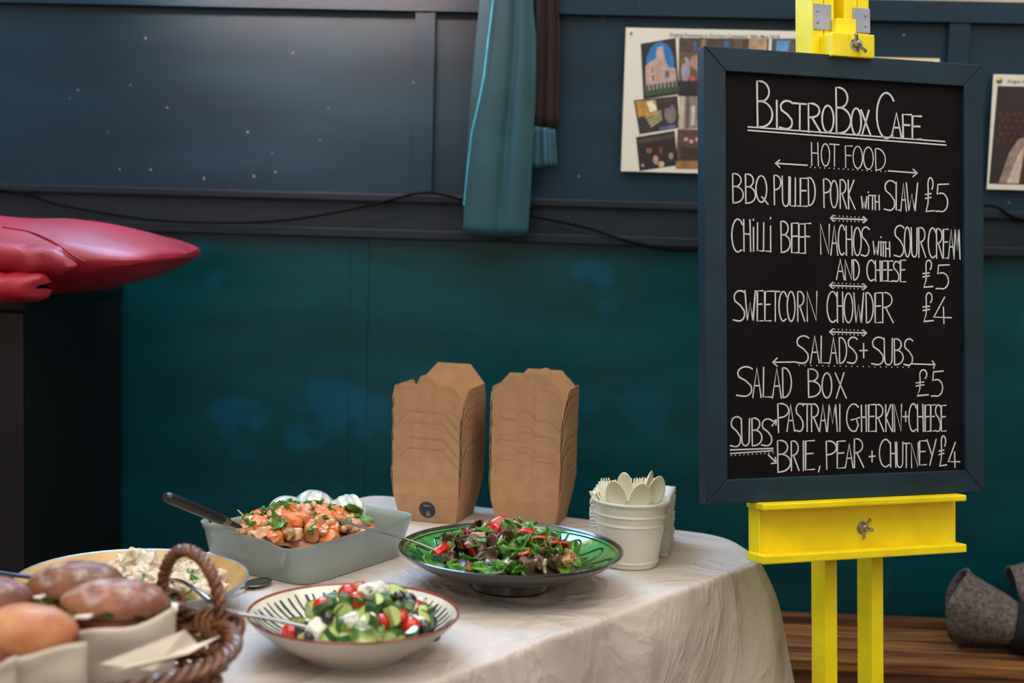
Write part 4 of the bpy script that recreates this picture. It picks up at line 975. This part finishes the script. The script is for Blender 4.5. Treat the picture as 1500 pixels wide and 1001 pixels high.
b = MB(); b.M = Matrix.Translation(d*.008+Vector((-.002, -.007, .003))); b.lathe([(.0001, .001), (.003, .001), (.003, -.001)], 10); b.build('hang_hole_ring', SILV, ds)

# ------------------------------------------------------------ grey bowl with chicken salad
GRB = mat('grey_blue_glaze', (128, 146, 154), .3, var=.05, coat=.4); TANG = mat('tan_glaze', (198, 158, 100), .3, var=.06, coat=.4)
GC = (-.640, 1.985)
gb = thing('mixing_bowl', 'wide grey blue bowl with tan inside holding creamy chicken salad', 'bowl', (GC[0], GC[1], TZ+.001))
MB().lathe([(.001, .003), (.07, .003), (.075, 0), (.082, .001), (.105, .008), (.135, .023), (.155, .038), (.1645, .049), (.1655, .051)], 96).build('outer_shell', GRB, gb)
MB().lathe([(.1655, .051), (.1645, .0525), (.1620, .0515)], 96).build('pale_rim', GRB, gb)
MB().lathe([(.0001, .011), (.07, .013), (.11, .022), (.145, .037), (.1620, .0515)], 96).build('glazed_interior', TANG, gb)
def zg(x, y): return .776+.026*max(0, 1-(x*x+y*y)/.13**2)
o = mound(None, GC[0]+.01, GC[1], 0, .112, zg, CHK_, 'chicken_salad', amp=.006); tag(o, 'creamy bed of chicken salad filling the grey bowl', 'salad')
scatter([chunk('chicken_piece', .0125, CHK_, i, .6) for i in range(4)], 90, GC[0]+.020, GC[1], .105, zg, 'creamy shredded chicken piece in the grey bowl', 'chicken', 'chicken pieces in the grey bowl', pos=[(-.03, .04, .022), (-.01, .03, .02), (-.045, .045, .012), (.05, .0, .004), (.0, .02, .015)])
scatter([leaf('herb_leaf', .022, .010, .3, i+60, HERB) for i in range(3)], 34, GC[0]+.015, GC[1], .12, lambda x, y: zg(x, y)+.008, 'green herb sprig scattered on the chicken salad', 'leaf', 'herbs on the chicken salad', .7)
ls = metal_spoon('serving_spoon', 'dark handled spoon leaning on the far left rim of the grey bowl', [(-.85, 1.83, .852), (-.797, 1.872, .832), (-.764, 1.90, .820), (-.71, 1.93, .808)], .006, m=mat('dark_steel', (70, 78, 90), .3, .8))

# ------------------------------------------------------------ wicker basket
WICK = mat('brown_wicker', (132, 84, 48), .42, var=.25, scale=40, rgb2=(84, 50, 28), bump=.3, coat=.25)
KC = Vector((-.655, 1.545)); KA, KB = .268, .195
ba = thing('wicker_basket', 'brown wicker basket with a small arched handle full of bread rolls', 'basket', (KC.x, KC.y, TZ+.002))
b = MB()
for k_ in range(11):
    h = .006+k_*.0076; s = .86+.13*(h/.09)
    b.tube([((KA*s+.0045*sin(26*a+pi*k_))*cos(a), (KB*s+.0045*sin(26*a+pi*k_))*sin(a), h+.001*sin(9*a+k_)) for a in [2*pi*i/208 for i in range(208)]], .0042, 6, closed=True)
b.build('woven_side', WICK, ba)['kind'] = 'stuff'
for i in range(52):
    a = 2*pi*(i+.25)/52; b = MB(); b.tube([(KA*s*cos(a), KB*s*sin(a), h) for s, h in ((.86, .002), (.92, .045), (.985, .088))], .003, 6); b.build('stake', WICK, ba)
b = MB(); b.add([(KA*.86*cos(2*pi*i/48), KB*.86*sin(2*pi*i/48), .004) for i in range(48)], [tuple(range(48))]); b.build('base', WICK, ba, False)
for ph in range(4):
    b = MB(); b.tube([((KA+.0075*cos(18*a+ph*pi/2))*cos(a), (KB+.0075*cos(18*a+ph*pi/2))*sin(a), (.090+.0055*sin(18*a+ph*pi/2))) for a in [2*pi*i/288 for i in range(288)]], .0041, 7, closed=True)
    b.build('rim_strand', WICK, ba)
# handle at the right hand end
HA = Vector((-.521, 1.735, .842)); HB = Vector((-.425, 1.647, .842)); hm = (HA+HB)/2; hw = (HB-HA)/2
def hpt(t):
    a = pi*t; return hm-hw*cos(a)*1.02+Vector((0, 0, .076*sin(a)**.8))
for ph in range(3):
    P = []
    for i in range(90):
        t = i/89; c = hpt(t); tg = (hpt(min(1, t+.01))-hpt(max(0, t-.01))).normalized(); n1 = tg.cross(Vector((.6, .66, 0)).normalized()).normalized(); n2 = tg.cross(n1)
        q = 2*pi*(t*7+ph/3); P.append(c+(n1*cos(q)+n2*sin(q))*.0042-Vector((KC.x, KC.y, TZ+.002)))
    b = MB(); b.tube(P, .0046, 8); b.build('handle_strand', WICK, ba)
for e in (HA, HB):
    b = MB()
    for k_ in range(5):
        c = e-Vector((KC.x, KC.y, TZ+.002))+Vector(((k_-2)*.009, (2-k_)*.006, 0)); b.tube([c+Vector((.013*cos(q), .013*sin(q)*.6, .0+.014*sin(q))) for q in [2*pi*i/14 for i in range(14)]], .0036, 6, closed=True)
    b.build('binding', WICK, ba)
# bread rolls
def bun(label, loc, rx, ry, rz_, rot, rgb, rgb2, seed, filled=False, flour=False):
    t = thing('bread_roll', label, 'bread roll', loc, (0, rot[0], rot[1]))
    m = mat('crust_%d' % seed, rgb, .6, var=.2, scale=28, rgb2=rgb2, bump=1.0, bscale=70, coat=.1)
    if flour:
        nt = m.node_tree; N = nt.nodes; L = nt.links; bs = N['Principled BSDF']; src = bs.inputs['Base Color'].links[0].from_socket
        tcn = N.new('ShaderNodeTexCoord'); n4 = N.new('ShaderNodeTexNoise'); n4.inputs['Scale'].default_value = 45; n4.inputs['Detail'].default_value = 6; L.new(tcn.outputs['Object'], n4.inputs['Vector'])
        sp = N.new('ShaderNodeSeparateXYZ'); L.new(tcn.outputs['Object'], sp.inputs[0]); ad = N.new('ShaderNodeMath'); ad.operation = 'MULTIPLY_ADD'; L.new(sp.outputs[2], ad.inputs[0]); ad.inputs[1].default_value = 9.0; L.new(n4.outputs[0], ad.inputs[2])
        mr = N.new('ShaderNodeMapRange'); mr.inputs[1].default_value = .70; mr.inputs[2].default_value = 1.15; L.new(ad.outputs[0], mr.inputs[0])
        mx = N.new('ShaderNodeMix'); mx.data_type = 'RGBA'; L.new(mr.outputs[0], mx.inputs[0]); L.new(src, mx.inputs[6]); mx.inputs[7].default_value = lin((226, 214, 208)); L.new(mx.outputs[2], bs.inputs['Base Color'])
    cut = lambda p, n: Vector((p.x, p.y, max(p.z, -rz_*.15))) if n.z < 0 else p
    cut2 = lambda p, n: Vector((p.x, p.y, min(p.z, rz_*.0))) if n.z > 0 else p
    MB().blob(rx, ry, rz_, 4, .06, 1.8, seed, (0, 0, rz_*.12 if filled else 0), fn=cut if filled else None).build('top_crust' if filled else 'crust', m, t)
    if filled:
        MB().blob(rx*.97, ry*.97, rz_*.8, 3, .08, 1.6, seed+3, (0, 0, -rz_*.12), fn=cut2).build('bottom_crust', m, t)
        b = MB(); b.lathe([(.0001, .004), (rx*.8, .004), (rx*.9, 0), (rx*.8, -.004), (.0001, -.004)], 24); b.M = Matrix(); o = b.build('crumb', mat('bread_crumb', (226, 204, 158), .8), t); o.scale = (1, ry/rx, 1)
        for i in range(9):
            a = 2*pi*i/9+seed; o = leaf_mesh(.035, .026, .5, i+seed).build('filling_leaf', HERB if i % 3 else LEAFM, t); o.location = (rx*.88*cos(a), ry*.88*sin(a), 0.0); o.rotation_euler = (rnd.uniform(-.4, .4), rnd.uniform(-.4, .4), a-pi/2)
        for i in range(3):
            a = 2*pi*i/3+seed*2; b = MB(); b.box(-.014, .014, -.010, .010, -.0018, .0018, .001); o = b.build('cheese_slice', FETA, t, False); o.location = (rx*.9*cos(a), ry*.9*sin(a), .003); o.rotation_euler = (.2, .1, a)
    return t
bun('dark crusted filled roll in front of the basket handle', (-.533, 1.592, .872), .062, .045, .031, (.05, .35), (158, 100, 66), (116, 68, 46), 1, True, True)
bun('floury brown filled roll at the back of the basket', (-.606, 1.660, .874), .060, .042, .030, (-.05, .25), (136, 84, 50), (96, 56, 34), 2, True, True)
bun('smooth golden brown roll in the front left of the basket', (-.596, 1.480, .873), .056, .046, .032, (0, .1), (200, 142, 92), (176, 106, 64), 3)
bun('white floured roll at the far left of the basket', (-.690, 1.575, .880), .062, .045, .028, (0, .2), (150, 90, 70), (110, 66, 50), 4, False, True)
bun('reddish brown roll cut off by the bottom left corner', (-.640, 1.405, .860), .050, .042, .028, (0, .3), (150, 84, 62), (110, 58, 44), 5)
bun('pale brown roll buried in the middle of the basket', (-.66, 1.50, .82), .06, .05, .03, (0, .6), (176, 112, 66), (140, 84, 50), 6)
bun('pale brown roll buried under the dark filled roll', (-.56, 1.60, .815), .055, .045, .03, (0, 1.2), (176, 112, 66), (140, 84, 50), 7)
bun('pale brown roll buried at the back of the basket', (-.65, 1.63, .82), .055, .045, .03, (0, .2), (176, 112, 66), (140, 84, 50), 8)
PAPB = mat('greaseproof_paper', (216, 204, 186), .7, var=.05, scale=10, bump=.4, bscale=30)
def sleeve(label, c, w_, h, rz, bulge, tilt, seed, skew=0):
    def f(u, v):
        x = (u-.5)*w_; z_ = (v-1)*h+skew*x; y = -bulge*(1-(2*u-1)**2)+.004*noise.noise(Vector((u*4, v*3, seed)))+(1-v)*.012
        return (x, y, z_+.003*sin(u*7+seed)*v)
    b = MB(); b.grid(f, 18, 12); o = b.build('paper_sleeve', PAPB); o.location = c; o.rotation_euler = (tilt, 0, rz); md = o.modifiers.new('t', 'SOLIDIFY'); md.thickness = .0006
    tag(o, label, 'paper'); return o
sleeve('paper sleeve wrapped around the dark filled roll', (-.508, 1.560, .868), .112, .075, .60, .020, -.12, 1, .12)
sleeve('paper sleeve wrapped around the smooth golden roll', (-.578, 1.448, .866), .118, .07, .20, .022, -.15, 2, .1)
sleeve('paper sleeve in the bottom left corner around the reddish roll', (-.615, 1.385, .852), .09, .06, .5, .018, -.15, 3, .5)
def tri(label, pts):
    P = [Vector(p) for p in pts]; c = sum(P, Vector())/len(P); b = MB(); sheet(b, [p-c for p in P], .0006); o = b.build('paper_corner', PAPB, None, False, loc=c); tag(o, label, 'paper')
tri('pointed corner of greaseproof paper at the right of the basket', [(-.512, 1.475, .845), (-.438, 1.545, .865), (-.425, 1.56, .842), (-.46, 1.50, .832)])
tri('flat paper edge lying inside the right rim of the basket', [(-.50, 1.47, .838), (-.43, 1.53, .842), (-.405, 1.575, .85), (-.45, 1.56, .835)])
